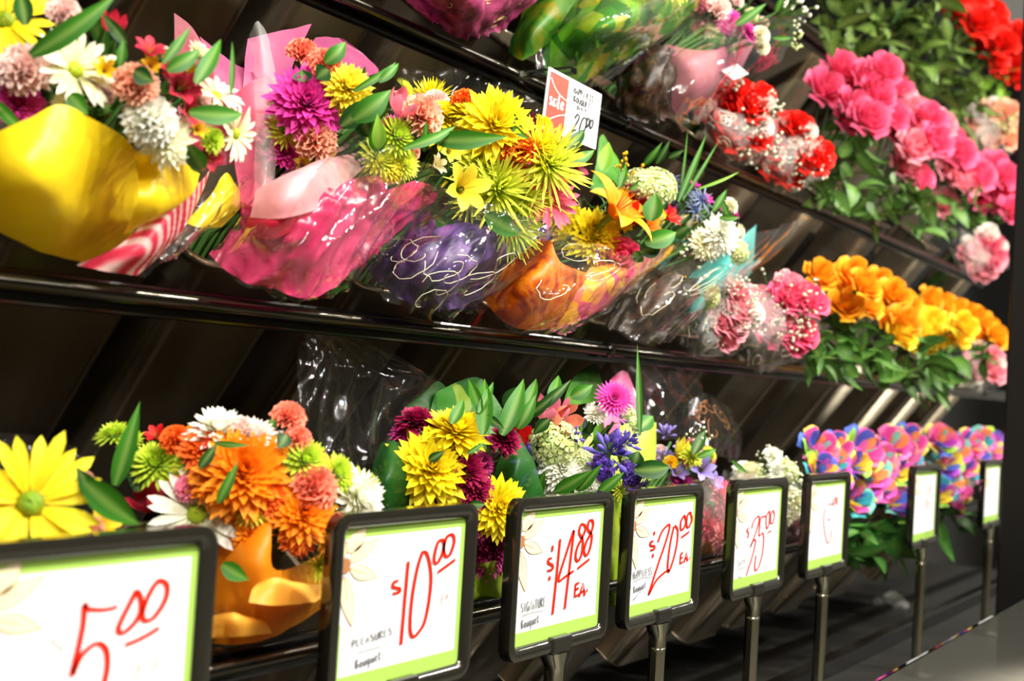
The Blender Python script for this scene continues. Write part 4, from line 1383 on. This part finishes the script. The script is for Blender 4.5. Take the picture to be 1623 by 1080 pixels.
sheet(b, 'green_backing', P_GLEAF, [[(700, 720, .04), (750, 710, .04), (800, 720, .03)], [(680, 670, .06), (740, 660, .06), (800, 660, .05)], [(690, 622, .07), (740, 600, .07), (765, 600, .07)]], 14, 14, .002)
sheet(b, 'green_base_wrap', P_LIME, [[(745, 955, .0), (790, 950, -.04), (830, 930, .0)], [(740, 925, -.01), (785, 920, -.06), (825, 905, -.01)], [(730, 900, -.01), (780, 890, -.07), (820, 880, -.01)]], 14, 10, .002)
flowers(b, '''
daisymum yellow 682 746 128 c
daisymum yellow 722 690 96 u
daisymum yellow 786 806 96 c
mum burgundy 660 672 60 u
mum burgundy 708 722 60
mum burgundy 738 750 66
mum burgundy 752 778 60
mum plum 778 870 84 c
mum burgundy 812 820 50
mum plum 640 690 40
spider limey 620 775 70
mum burgundy 800 700 50
mum plum 745 830 60
mum limey 655 815 60 d
mum burgundy 690 800 60
''')
leaves(b, '''
1 762 655 742 600 24 .1 .03
1 758 655 782 605 20 .1 .03
1 765 690 768 600 36 .1 .03
2 770 660 800 680 20 .1 .03
2 680 730 705 715 20 .1 .05
1 740 720 770 700 10 .1 .05
2 745 800 770 800 18 .1 .05
1 795 690 830 600 40 .15
1 715 672 735 632 26 .1 .03
1 820 680 850 625 30 .15
''')

b = Bq('B', 925, 'white and violet-blue bouquet with tulips in green and lime papers', 920, 705, 118, chute_label='black chute under the white and violet bouquet')
b.fill(28, ('#163c10', '#2f7026'))
b.stuffing([('agapanthus','violet'),('hydrangea','hydra'),('mum','white'),('statice','purple')], 24, 40)
sheet(b, 'sheer_green_wrap', P_LGREEN, [[(770, 800, -.02), (815, 795, -.05), (862, 790, -.03)], [(785, 745, -.01), (820, 735, -.05), (848, 735, -.03)], [(805, 690, .01), (812, 680, -.01), (822, 690, .0)]], 14, 14, .002)
sheet(b, 'lime_wrap', P_LIME, [[(965, 770, .0), (1000, 770, -.02), (1035, 760, .0)], [(970, 715, .02), (1005, 710, .01), (1040, 715, .01)], [(985, 672, .03), (1010, 670, .03), (1040, 670, .02)]], 12, 12, .001)
sheet(b, 'lime_wrap', P_LEAFG, [[(930, 760, .03), (960, 750, .02), (990, 740, .03)], [(938, 700, .05), (970, 690, .05), (1005, 700, .04)], [(940, 665, .06), (975, 655, .06), (1000, 645, .05)]], 12, 12, .001)
sheet(b, 'pale_wrap', P_LIME, [[(900, 760, .03), (920, 755, .02), (945, 750, .03)], [(902, 700, .05), (920, 695, .05), (940, 700, .04)], [(905, 672, .06), (920, 670, .06), (940, 668, .05)]], 12, 12, .001)
sheet(b, 'green_backing', P_LEAFG, [[(890, 650, .09), (925, 640, .09), (958, 640, .09)], [(905, 605, .10), (930, 600, .1), (955, 610, .1)], [(925, 585, .11), (938, 578, .11), (945, 576, .11)]], 12, 12, .001)
sheet(b, 'pink_backing', P_HOT, [[(960, 690, .04), (985, 680, .03), (1014, 690, .04)], [(955, 640, .06), (985, 630, .06), (1013, 640, .06)], [(968, 602, .08), (985, 588, .08), (995, 592, .08)]], 12, 12, .001)
sheet(b, 'cellophane_backing', CELLO_BACK, [[(1010, 720, .03), (1040, 700, .03), (1080, 700, .04)], [(1000, 640, .06), (1050, 630, .06), (1110, 650, .06)], [(960, 575, .09), (1020, 562, .09), (1100, 590, .09)]], 18, 16, .005, 40, False, 13)
sheet(b, 'green_base_wrap', P_LIME, [[(955, 960, .0), (975, 960, -.04), (1000, 950, .0)], [(950, 880, -.01), (972, 880, -.06), (1000, 870, -.01)], [(955, 790, -.01), (975, 785, -.07), (1000, 790, -.01)]], 14, 14, .003)
flowers(b, '''
tulip red 802 688 62 u
tulip red 825 705 50 r
tulip pink 876 655 54 u
tulip salmon 893 668 50 rd
hydrangea hydra 880 706 76 c
mum white 892 742 74 c
mum white 915 755 50
mum white 868 770 60 d
agapanthus violet 846 735 84
agapanthus violet 860 720 54 u
agapanthus violet 965 722 84 u
agapanthus violet 905 695 44
agapanthus purple 940 740 54
statice purple 1000 752 50
statice purple 958 750 36
statice purple 950 735 30
gerbera magenta 972 634 58 c
pom limey 985 778 40
pom limey 980 815 50 d
mum white 930 770 46
agapanthus violet 990 705 50
''')
leaves(b, '''
1 842 790 865 745 34 .1 .05
1 880 780 940 745 30 .1 .06
1 915 778 955 735 24 .1 .06
1 948 782 990 748 24 .1 .06
2 1005 745 1062 740 40 .2 .03
2 1005 735 1012 715 34 .2 .03
1 830 650 850 600 26 .15
2 850 650 905 602 24 .2 .03
1 870 640 885 595 26 .2
2 800 645 832 610 40 .1 .02
2 835 660 880 625 26 .2 .03
1 1014 690 1010 545 14 .03 .04
1 820 640 842 655 22 .2 .03
2 870 665 845 690 26 .2 .05
1 1010 680 1035 660 34 .1
1 905 630 940 610 30 .2
2 795 655 760 640 20 .2 .03
''')

b = Bq('B', 1078, 'small lilac bouquet with a yellow lily bud in printed film behind the twenty dollar sign', 1085, 735, 66, chute_label='black chute under the lilac bouquet')
b.fill(16)
b.stuffing([('alstro','lilac'),('mum','pink'),('carnation','palepink'),('mum','limey')], 16, 28)
sheet(b, 'tan_wrap', P_TAN, [[(1105, 905, .0), (1135, 890, -.03), (1165, 875, .0)], [(1100, 865, .0), (1135, 855, -.04), (1170, 845, .0)], [(1100, 840, .0), (1135, 835, -.04), (1170, 830, .0)]], 14, 8, .002)
sheet(b, 'cellophane', CELLO_PINK, [[(1095, 880, .0), (1125, 880, -.05), (1165, 865, .0)], [(1080, 820, .0), (1130, 820, -.08), (1180, 800, .0)], [(1090, 760, .0), (1140, 760, -.07), (1190, 730, .0)]], 18, 16, .007, 50, False, 15)
_, S = sheet(b, 'cellophane_backing', CELLO_BACK, [[(1090, 740, .04), (1120, 720, .04), (1165, 740, .04)], [(1085, 690, .06), (1125, 670, .06), (1170, 700, .06)], [(1085, 640, .08), (1115, 625, .08), (1150, 650, .08)]], 16, 14, .005, 45, False, 16)
ribbon_lines(b, S, scrolls(8, random.Random(9), .3, .9, .1, .9), BROWN_INK, .0007)
flowers(b, '''
bud lemon 1080 712 34 u
agapanthus lilac 1055 690 40 u
agapanthus lilac 1050 730 40
alstro lilac 1112 745 48 c
alstro lilac 1072 750 40
mum limey 1095 725 36
carnation gold 1062 735 26
mum pink 1140 790 60
mum pink 1120 830 56
mum palepink 1140 850 50
alstro lilac 1130 765 36
filler white 1100 700 40
mum plum 1080 770 40
''')
leaves(b, '''
2 1098 720 1118 682 24 .1 .03
1 1105 725 1135 712 16 .2 .03
1 1160 730 1188 752 10 .2 .04
''')
auto('B', 1200, 'white bouquet in crinkled clear film between the twenty-five dollar sign and rainbow roses', (1205, 865), (1215, 775), 58, [('carnation', 'white', 6, 40), ('mum', 'cream', 5, 36), ('filler', 'white', 8, 50), ('hydrangea', 'hydra', 3, 40)], CELLO_LACE, 61, P_IVORY, 'black chute under the white crinkled-film bouquet', 8)
auto('B', 1262, 'small pink bouquet tucked under the rainbow roses', (1262, 860), (1270, 825), 30, [('carnation', 'pink', 4, 28), ('carnation', 'palepink', 3, 26)], CELLO_PINK, 62, P_MAUVE, None, 0, nfill=8)
LRB = ('#1c5a1c', '#3c8a34')
RB = [('closest to the white film bouquet', 1290, [(1295, 712, 50), (1315, 735, 48), (1300, 745, 44), (1325, 710, 40), (1320, 760, 44)], [(1330, 850, 25, 30, 8)]),
      ('with large green leaves below', 1345, [(1362, 715, 56), (1372, 745, 58), (1350, 735, 44), (1390, 730, 50), (1385, 770, 52), (1350, 790, 50), (1365, 775, 46)], [(1350, 850, 28, 28, 10), (1380, 860, 22, 30, 8)]),
      ('beside the narrow turned sign', 1405, [(1412, 705, 46), (1430, 725, 46), (1415, 745, 46), (1440, 700, 42), (1425, 775, 48), (1410, 795, 46), (1425, 810, 44)], [(1410, 850, 28, 26, 10)]),
      ('between the two farthest signs', 1470, [(1490, 700, 42), (1510, 715, 42), (1495, 735, 44), (1520, 740, 40), (1500, 765, 42), (1485, 780, 40), (1515, 775, 38), (1505, 800, 36)], [(1510, 825, 28, 18, 10)]),
      ('by the black post', 1530, [(1535, 705, 36), (1552, 700, 36), (1545, 722, 36), (1565, 715, 34), (1530, 750, 34), (1570, 700, 32)], [(1550, 745, 25, 16, 8)])]
for i, (lab, uc, rs, lv) in enumerate(RB):
    bunch('B', uc, 'rainbow-dyed roses ' + lab, rs, 'yellow', 44, lv, 70 + i, 'rainbow', -.03, 'rainbow_rose_bunch', 'black chute under the rainbow roses ' + lab, LRB, 1.25)

# ------------------------------------------------------------------ sign holders
SY = .63
Z_TOP, Z_BOT = at(888, 785, SY).z, at(888, 1028, SY).z
SH, SW = Z_TOP - Z_BOT, .192


def rrect(w_, h_, r_, n=5):
    out = []
    for cx_, cz_, a0 in ((w_ / 2 - r_, h_ / 2 - r_, 0), (-w_ / 2 + r_, h_ / 2 - r_, 90), (-w_ / 2 + r_, -h_ / 2 + r_, 180), (w_ / 2 - r_, -h_ / 2 + r_, 270)):
        for j in range(n + 1):
            a = R(a0 + 90 * j / n); out.append((cx_ + r_ * math.cos(a), cz_ + r_ * math.sin(a)))
    return out


GLY = {
    '0': [[(.55, 1), (.25, .85), (.05, .4), (.15, .05), (.4, 0), (.75, .25), (.95, .7), (.85, .95), (.6, 1)]],
    '8': [[(.85, .85), (.6, 1), (.35, .85), (.4, .62), (.7, .42), (.75, .15), (.45, 0), (.15, .12), (.2, .38), (.6, .58), (.85, .8)]],
    '1': [[(.5, 1), (.47, .5), (.42, 0)]],
    '4': [[(.72, 1), (.05, .36), (1.0, .44)], [(.74, 1), (.66, .5), (.60, 0)]],
    '5': [[(1.0, .98), (.25, .96), (.05, .48), (.45, .64), (.75, .5), (.7, .2), (.4, 0), (.1, .05)]],
    '2': [[(.25, .75), (.55, .98), (.85, .95), (.8, .7), (.4, .35), (.0, 0), (.4, .14), (.8, .22)]],
    '$': [[(.9, .72), (.5, .8), (.25, .65), (.75, .42), (.65, .22), (.1, .2)], [(.75, 1), (.7, .9)], [(.35, .1), (.3, 0)]],
    'A': [[(0, 0), (.5, 1), (.85, 0)], [(.15, .4), (.8, .45)]], 'B': [[(.1, 0), (.15, 1), (.7, .85), (.2, .55), (.8, .3), (.1, 0)]],
    'E': [[(.8, 1), (.1, .95), (.05, 0), (.75, .05)], [(.1, .5), (.6, .55)]], 'G': [[(.85, .85), (.4, 1), (.05, .5), (.4, 0), (.85, .2), (.85, .45), (.5, .45)]],
    'H': [[(.1, 1), (.05, 0)], [(.8, 1), (.8, 0)], [(.05, .5), (.8, .55)]], 'I': [[(.5, 1), (.45, 0)]], 'L': [[(.15, 1), (.05, 0), (.75, .05)]],
    'N': [[(.05, 0), (.1, 1), (.75, 0), (.85, 1)]], 'O': [[(.5, 1), (.05, .6), (.3, 0), (.85, .4), (.5, 1)]], 'P': [[(.1, 0), (.15, 1), (.8, .85), (.75, .55), (.15, .5)]],
    'Q': [[(.5, 1), (.05, .6), (.3, 0), (.85, .4), (.5, 1)], [(.5, .3), (.95, -.1)]], 'R': [[(.1, 0), (.15, 1), (.8, .8), (.15, .5), (.85, 0)]],
    'S': [[(.85, .9), (.4, 1), (.15, .75), (.75, .4), (.65, .05), (.05, .1)]], 'T': [[(0, 1), (.95, 1)], [(.5, 1), (.4, 0)]], 'U': [[(.1, 1), (.1, .2), (.45, 0), (.8, .25), (.85, 1)]],
    'V': [[(.05, 1), (.4, 0), (.9, 1)]], 'Y': [[(.05, 1), (.45, .5)], [(.9, 1), (.25, 0)]], '.': [[(.4, .06), (.5, .06)]], ' ': [],
    'o': [[(.5, .6), (.1, .3), (.4, 0), (.8, .3), (.5, .6)]], 'u': [[(.1, .6), (.2, .05), (.7, .1), (.75, .6), (.85, 0)]], 'q': [[(.75, .5), (.3, .6), (.1, .2), (.6, .1), (.75, .55), (.6, -.5)]],
    'e': [[(.1, .3), (.75, .4), (.5, .6), (.1, .3), (.4, 0), (.85, .15)]], 't': [[(.5, .95), (.4, .05), (.8, .1)], [(.1, .6), (.85, .65)]],
    's': [[(.8, .55), (.3, .6), (.3, .38), (.7, .25), (.6, .02), (.1, .05)]], 'a': [[(.75, .55), (.2, .5), (.15, .05), (.6, .1), (.75, .6), (.8, 0)]], 'l': [[(.45, 1), (.4, 0), (.7, .05)]], 'y': [[(.1, .6), (.4, .1)], [(.85, .6), (.2, -.45)]],
}


def smooth_line(ln, n=5):
    if len(ln) < 3: return [Vector((*p, 0)) for p in ln]
    v = [Vector((*p, 0)) for p in ln]
    m = (len(v) - 1) * n
    return [crspline(v, i / m) for i in range(m + 1)]


def write(text, x, y, wd, ht, slant=.25, rise=0.0, gap=.18):
    """polylines on the card, in card fractions (x right, y up); wd is the width of one character"""
    out = []
    for i, ch in enumerate(text):
        for ln in GLY[ch]:
            pl = smooth_line(ln) if ch not in 'AEHILNTVY14' else [Vector((*p, 0)) for p in ln]
            out.append([(x + (i * (1 + gap) + p.x) * wd + p.y * ht * slant * SH / SW * .3, y + p.y * ht + rise * (i * (1 + gap) + p.x) * wd) for p in pl])
    return out


def strokes(root, P, lines, thick, mat, name, off, parent=None):
    """flat marker strokes; P maps card fractions to the card's plane"""
    mb = MB()
    for ln in lines:
        pts = [P(*q, off) for q in ln]
        n = len(pts)
        rows = []
        for i, p in enumerate(pts):
            d = pts[min(i + 1, n - 1)] - pts[max(i - 1, 0)]
            if d.length < 1e-9: d = Vector((1, 0, 0))
            d.normalize(); sd = Vector((-d.z, 0, d.x))
            th = thick * (.45 + .60 * abs(d.z))
            rows.append([p - sd * th / 2, p + sd * th / 2])
        mb.grid(rows)
    return part(name, mb, mat, parent or root, False)


FLOWER_PRINT = [((.03, .86), (.17, 1.0), .10), ((.05, .80), (.27, .93), .085), ((.06, .76), (.27, .68), .085), ((.02, .72), (.10, .40), .085), ((-.005, .80), (.0, .97), .06)]


def sign(u, v, label, red, black=(), faint=(), mats=(RED_INK, BLACK_INK), thick=.0030):
    x = at(u, v, SY).x
    zc = (Z_TOP + Z_BOT) / 2
    root = thing('sign_holder', label, 'price sign', (x, SY, DECK_Z), 'price sign holders along the deck')
    c = Vector((x, SY, zc))
    # frame: rounded section swept round the rounded rectangle
    mb = MB()
    rings = []
    sec = [(0, .0055), (.004, .0068), (.009, .0060), (.0125, .0030), (.0135, -.001), (.0135, -.0065), (.0, -.0065)]
    for inset, yo in sec:
        rings.append([c + Vector((p[0], -yo, p[1])) for p in rrect(SW - 2 * inset, SH - 2 * inset, max(.004, .015 - inset * .8))])
    mb.grid(rings + [rings[0]], None, True)
    fr = part('frame', mb, FRAME, root)
    iw, ih = SW - .026, SH - .026
    mb = MB(); mb.box((x - iw / 2, SY - .0005, zc - ih / 2), (x + iw / 2, SY + .0015, zc + ih / 2))
    card = part('card', mb, CARD, root, False)
    P = lambda a, b_, off: Vector((x + (a - .5) * iw, SY - .0005 - off, zc + (b_ - .5) * ih))
    mb = MB()
    for (x0, z0, x1, z1) in ((0, 0, 1, .10), (0, .945, 1, 1), (.965, .10, 1, .945), (0, .10, .025, .42)):
        mb.f(*[mb.v(P(a, d, .0003)) for a, d in ((x0, z0), (x1, z0), (x1, z1), (x0, z1))])
    part('green_border', mb, GREEN_INK, card, False)
    mb, mo = MB(), []
    for p0, p1, wd in FLOWER_PRINT:
        a, z = Vector((*p0, 0)), Vector((*p1, 0)); d = (z - a); s_ = Vector((-d.y, d.x, 0)).normalized()
        L_, R_ = [], []
        for i in range(9):
            t = i / 8; w_ = wd * math.sin(math.pi * t ** .8) * .55
            m_ = a + d * t
            L_.append((max(0, m_.x + s_.x * w_), min(1, m_.y + s_.y * w_))); R_.append((max(0, m_.x - s_.x * w_), min(1, m_.y - s_.y * w_)))
        mb.grid([[P(*l, .0005), P(*r_, .0005)] for l, r_ in zip(L_, R_)])
        mo += [L_, R_, [(max(0, p0[0]), p0[1]), ((p0[0] + p1[0]) / 2, (p0[1] + p1[1]) / 2)]]
    part('flower_print', mb, CREAM_INK, card, False)
    strokes(root, P, mo, .0006, BROWN_INK, 'flower_outline', .0007, card)
    mb = MB(); mb.f(*[mb.v(P(max(0, .03 + .035 * math.cos(a)), .78 + .05 * math.sin(a), .0008)) for a in [2 * math.pi * k / 10 for k in range(10)]])
    part('flower_eye', mb, BROWN_INK, card, False)
    Wp = lambda x_, y_, z_, off: Vector((x_, SY - .0005 - off, z_))
    strokes(root, Wp, red, thick, mats[0], 'price_lettering', .0009, card)
    if black: strokes(root, Wp, black, .0011, mats[1], 'name_lettering', .0009, card)
    if faint: strokes(root, Wp, faint, .0012, PINK_INK, 'faint_lettering', .0010, card)
    # clear cover strip highlights come from the glossy frame lip; the clip and pole carry the frame
    zb = Z_BOT
    mb = MB(); mb.box((x - .019, SY - .0085, zb - .003), (x + .019, SY + .0085, zb + .0145)); bevel(part('clip', mb, FRAME, root, False), .003)
    mb = MB()
    prof = [(.018, .0), (.015, -.006), (.009, -.013), (.0075, -.020), (.0075, -.032)]
    mb.grid([[Vector((x + sx * hw, SY + sy * min(hw, .0075), zb - .002 + dz)) for sx, sy in ((-1, -1), (-.3, -1.15), (.3, -1.15), (1, -1), (1, 1), (-1, 1))] for hw, dz in prof], None, True)
    part('neck', mb, CHROME, root)
    mb = MB(); mb.tube([(x, SY, zb - .030), (x, SY, zb - .034)], .0098, 14); part('collar', mb, CHROME, root)
    mb = MB()
    oct_ = [(math.cos(R(22.5 + 45 * k)), math.sin(R(22.5 + 45 * k))) for k in range(8)]
    mb.grid([[Vector((x + .0092 * a, SY + .0092 * d, z)) for a, d in oct_] for z in (zb - .034, DECK_Z + .006)], None, True)
    part('pole', mb, CHROME, root, False)
    mb = MB(); mb.tube([(x, SY, DECK_Z + .0008), (x, SY, DECK_Z + .004), (x, SY, DECK_Z + .007)], [.034, .033, .012], 20); part('base', mb, FRAME, root)
    return root


def crop(ox, oy, sc):
    """polylines given in an enlarged view of the card -> card-plane points"""
    def conv(text, sm=True):
        out = []
        for ln in text.split('/'):
            v = list(map(float, ln.split()))
            pts = [Vector((v[k], v[k + 1], 0)) for k in range(0, len(v), 2)]
            if sm and len(pts) > 2:
                m_ = (len(pts) - 1) * 4
                pts = [crspline(pts, k / m_) for k in range(m_ + 1)]
            out.append([at(ox + p.x / sc, oy + p.y / sc, SY) for p in pts])
        return out
    def word(text, x0, y0, x1, y1, h):
        out = []
        n = len(text)
        for k, ch in enumerate(text):
            for ln in GLY[ch]:
                pl = smooth_line(ln) if ch not in 'AEHILNTVY14' else [Vector((*p, 0)) for p in ln]
                out.append([at(ox + (x0 + (x1 - x0) * (k + p.x * .82) / n) / sc, oy + (y0 + (y1 - y0) * (k + p.x * .82) / n - p.y * h) / sc, SY) for p in pl])
        return out
    return conv, word


c, wd_ = crop(0, 820, 4.154)
sign(150, 960, 'black-framed price sign holder showing five dollars in red marker',
     c('765 585 680 605 570 600 550 570 540 700 510 850 465 1040 520 920 600 840 650 830 690 870 700 960 680 1080 630 1200 540 1260/890 480 850 560 780 700 775 750 810 755 880 690 920 610 915 520 890 480/1040 410 1000 460 950 560 930 650 960 680 1020 640 1085 530 1090 440 1040 410/815 840 930 790 1040 725'),
     (), c('390 770 330 810 400 860 380 900 300 910/415 650 420 630/370 960 370 985') + c('950 950 905 965 895 1045 930 1040/900 1000 930 990/985 1010 1045 880 1020 1000', False), thick=.0042)
c, wd_ = crop(510, 780, 3.6)
sign(640, 940, 'black-framed price sign holder showing ten dollars in red marker',
     c('487 395 465 640 445 870/560 350 580 340 600 370 617 480 605 620 580 740 545 800 515 825 498 790 500 690 515 560 540 430 565 350/680 270 655 290 635 370 640 405 660 395 685 340 690 290 680 270/730 240 705 260 690 320 700 365 725 355 748 290 745 250 730 240/655 458 700 425 755 385/432 505 405 515 400 540 435 550 435 570 395 580'),
     wd_('PLEASURES', 165, 890, 400, 810, 42) + c('195 918 260 900 330 878') + wd_('Bouquet', 185, 1010, 335, 950, 50), c('433 430 436 452/416 610 418 640') + wd_('EA', 675, 640, 725, 600, 50), thick=.0042)
c, wd_ = crop(790, 770, 3.484)
sign(888, 905, 'black-framed price sign holder showing fourteen eighty-eight in red marker',
     c('335 295 315 500 293 710/410 245 370 370 325 520 365 500 410 470/412 245 385 470 360 680/470 215 450 215 440 260 460 300 455 370 435 415 420 395 430 340 455 290 475 240 470 215/515 190 495 195 488 240 510 275 500 345 480 385 467 360 480 310 505 260 518 215 513 190/430 458 465 430 497 405/290 400 272 405 270 425 293 440 290 462 262 470/290 362 294 330/275 500 277 522')
     + c('440 535 420 545 415 612 440 600/418 575 438 565/440 612 462 535 470 608/448 590 470 578/480 574 484 584', False),
     wd_('SIGNATURE', 118, 702, 258, 662, 50) + c('122 722 160 706 240 690') + wd_('Bouquet', 120, 790, 220, 752, 45), thick=.0042)
c, wd_ = crop(970, 755, 4.235)
sign(1050, 875, 'black-framed price sign holder showing twenty dollars in red marker',
     c('302 440 330 370 372 325 380 345 355 440 310 570 262 720 240 795 290 700 360 635 380 640/415 330 435 360 430 450 405 560 375 640 368 590 385 450 410 335/480 262 458 300 455 355 475 350 490 300 480 262/520 240 500 265 495 330 510 340 530 290 520 240/458 412 485 392 512 372/272 435 250 445 255 465 278 470 275 490 250 495/277 370 277 395/268 520 268 545')
     + c('470 510 455 525 450 585 470 575/453 550 470 545/478 578 495 505 500 572/482 555 500 548/512 548 515 556', False),
     wd_('HAPPINESS', 134, 692, 264, 660, 50) + c('138 708 190 686 255 678') + wd_('Bouquet', 138, 785, 222, 745, 42) + c('130 832 150 815 168 792'), thick=.0042)
c, wd_ = crop(1140, 750, 4.695)
sign(1199, 855, 'black-framed price sign holder showing twenty-five dollars in red marker',
     c('235 410 255 350 290 320 285 380 260 460 225 550 250 500 265 510 240 620 195 760/345 320 305 330 295 395 290 465 318 445 325 500 315 600 290 690 265 725 258 690 268 610/368 280 345 320 345 405 360 395 370 330 368 280/395 275 378 310 378 370 395 365 405 310 395 275/352 445 368 435 383 425/215 405 200 425 212 450 205 485'),
     wd_('SAVE', 130, 695, 196, 672, 40) + c('130 720 155 708 180 700') + c('130 782 140 765 150 780 165 765'), thick=.0034)
sign(1309, 825, 'price sign holder with washed-out red digits next to the rainbow roses',
     c('800 255 815 228 845 235/795 357 808 340 820 354/784 260 772 330 778 430 800 520 825 480 830 420/838 190 846 235 858 200 850 180/862 180 868 235 876 200 870 175'), (), thick=.0026)
c, wd_ = crop(1430, 720, 6)
sign(1464, 805, 'price sign holder with faded red digits in front of rainbow roses', c('215 400 240 350 262 300/250 390 262 350 280 300/200 520 225 470 215 420/230 520 250 450'), (), (), (PINK_INK, BLACK_INK), .003)
sign(1570, 790, 'price sign holder with faded red digits beside the black post', c('740 260 790 230 820 270/780 310 830 280 840 240/730 350 745 300/810 400 830 340'), (), (), (PINK_INK, BLACK_INK), .003)

# ------------------------------------------------------------------ sale card clipped to the upper rail
yt = TY['U'] - .088
cr_ = [at(*p, yt) for p in ((858, 203), (943, 237), (953, 150), (870, 106))]      # bottom left, bottom right, top right, top left
ctr = sum(cr_, Vector()) / 4
sale = thing('sale_card', 'sale card with salmon red strip and handwritten price hanging on the upper rail', 'sale sign', ctr)
Q = lambda a, b_, off: (cr_[0] * (1 - a) + cr_[1] * a) * (1 - b_) + (cr_[3] * (1 - a) + cr_[2] * a) * b_ + Vector((0, -.0008 - off, 0))
mb = MB()
fr_, bk = [Q(*p, 0) for p in ((0, 0), (1, 0), (1, 1), (0, 1))], [Q(*p, -.0016) for p in ((0, 0), (1, 0), (1, 1), (0, 1))]
i = [mb.v(p) for p in fr_ + bk]
for f in ((0, 1, 2, 3), (7, 6, 5, 4), (0, 4, 5, 1), (1, 5, 6, 2), (2, 6, 7, 3), (3, 7, 4, 0)): mb.f(*[i[j] for j in f])
card = part('card', mb, CARD, sale, False)
mb = MB(); mb.f(*[mb.v(Q(*p, .0003)) for p in ((.03, .03), (.37, .03), (.37, .95), (.03, .95))]); part('red_strip', mb, SALE_INK, card, False)
strokes(sale, Q, write('sale', .06, .42, .058, .20, .0), .0034, CARD, 'sale_lettering', .0006, card)
strokes(sale, Q, [[(p.x, p.y) for p in smooth_line(l)] for l in ([(.05, .85), (.15, .70), (.28, .62), (.37, .60)], [(.03, .10), (.12, .20), (.25, .30), (.37, .36)])], .0016, CARD, 'swoosh_print', .0005, card)
strokes(sale, Q, write('HAPPINESS', .47, .78, .036, .11, .0) + write('BOUQUET', .48, .64, .040, .10, .0) + write('ONLY', .56, .54, .04, .07, .0), .0020, BLACK_INK, 'name_lettering', .0005, card)
strokes(sale, Q, write('20', .50, .12, .12, .34, .2) + write('00', .76, .32, .06, .16, .1) + write('.', .74, .16, .06, .3), .0040, BLACK_INK, 'price_lettering', .0005, card)
mb = MB(); mb.box((ctr.x - .008, yt + .0012, TZ['U'] - .004), (ctr.x + .008, TY['U'] - .0080, TZ['U'] + .004)); bevel(part('clip', mb, GLASS, sale, False), .001)

# crumpled clear wrapper lying on the deck
r_ = ray(1412, 962); P0 = CAM + r_ * ((DECK_Z - H) / r_.z)
rnd = random.Random(2)
mb = MB()
rows = []
for i_ in range(7):
    a = math.pi * .5 * i_ / 6
    rows.append([(P0.x + .05 * math.cos(a) * math.cos(2 * math.pi * j / 14) * rnd.uniform(.7, 1.2), P0.y + .04 * math.cos(a) * math.sin(2 * math.pi * j / 14) * rnd.uniform(.7, 1.2), DECK_Z + .001 + .035 * math.sin(a) * rnd.uniform(.7, 1.2)) for j in range(14)])
mb.grid(rows, None, True)
o = part('plastic_wrapper', mb, CELLO_LACE, None, False)
o['label'] = 'crumpled clear plastic wrapper lying on the grey deck'; o['category'] = 'wrapper'

# stems of the mixed bouquets, from each head down into the chute
for b in BQS:
    if not b.heads: continue
    mb = MB()
    for i_, P in enumerate(b.heads):
        o_ = Vector((math.cos(golden(i_)), math.sin(golden(i_)), 0)) * .004 * (i_ ** .5)
        q_ = P.lerp(b.C, .25)
        mb.tube([q_, b.mouth + o_, b.S + o_ * .8], .0022, 5, False, (.07, .18, .035))
    part('stems', mb, LEAF, b.root)['kind'] = 'stuff'
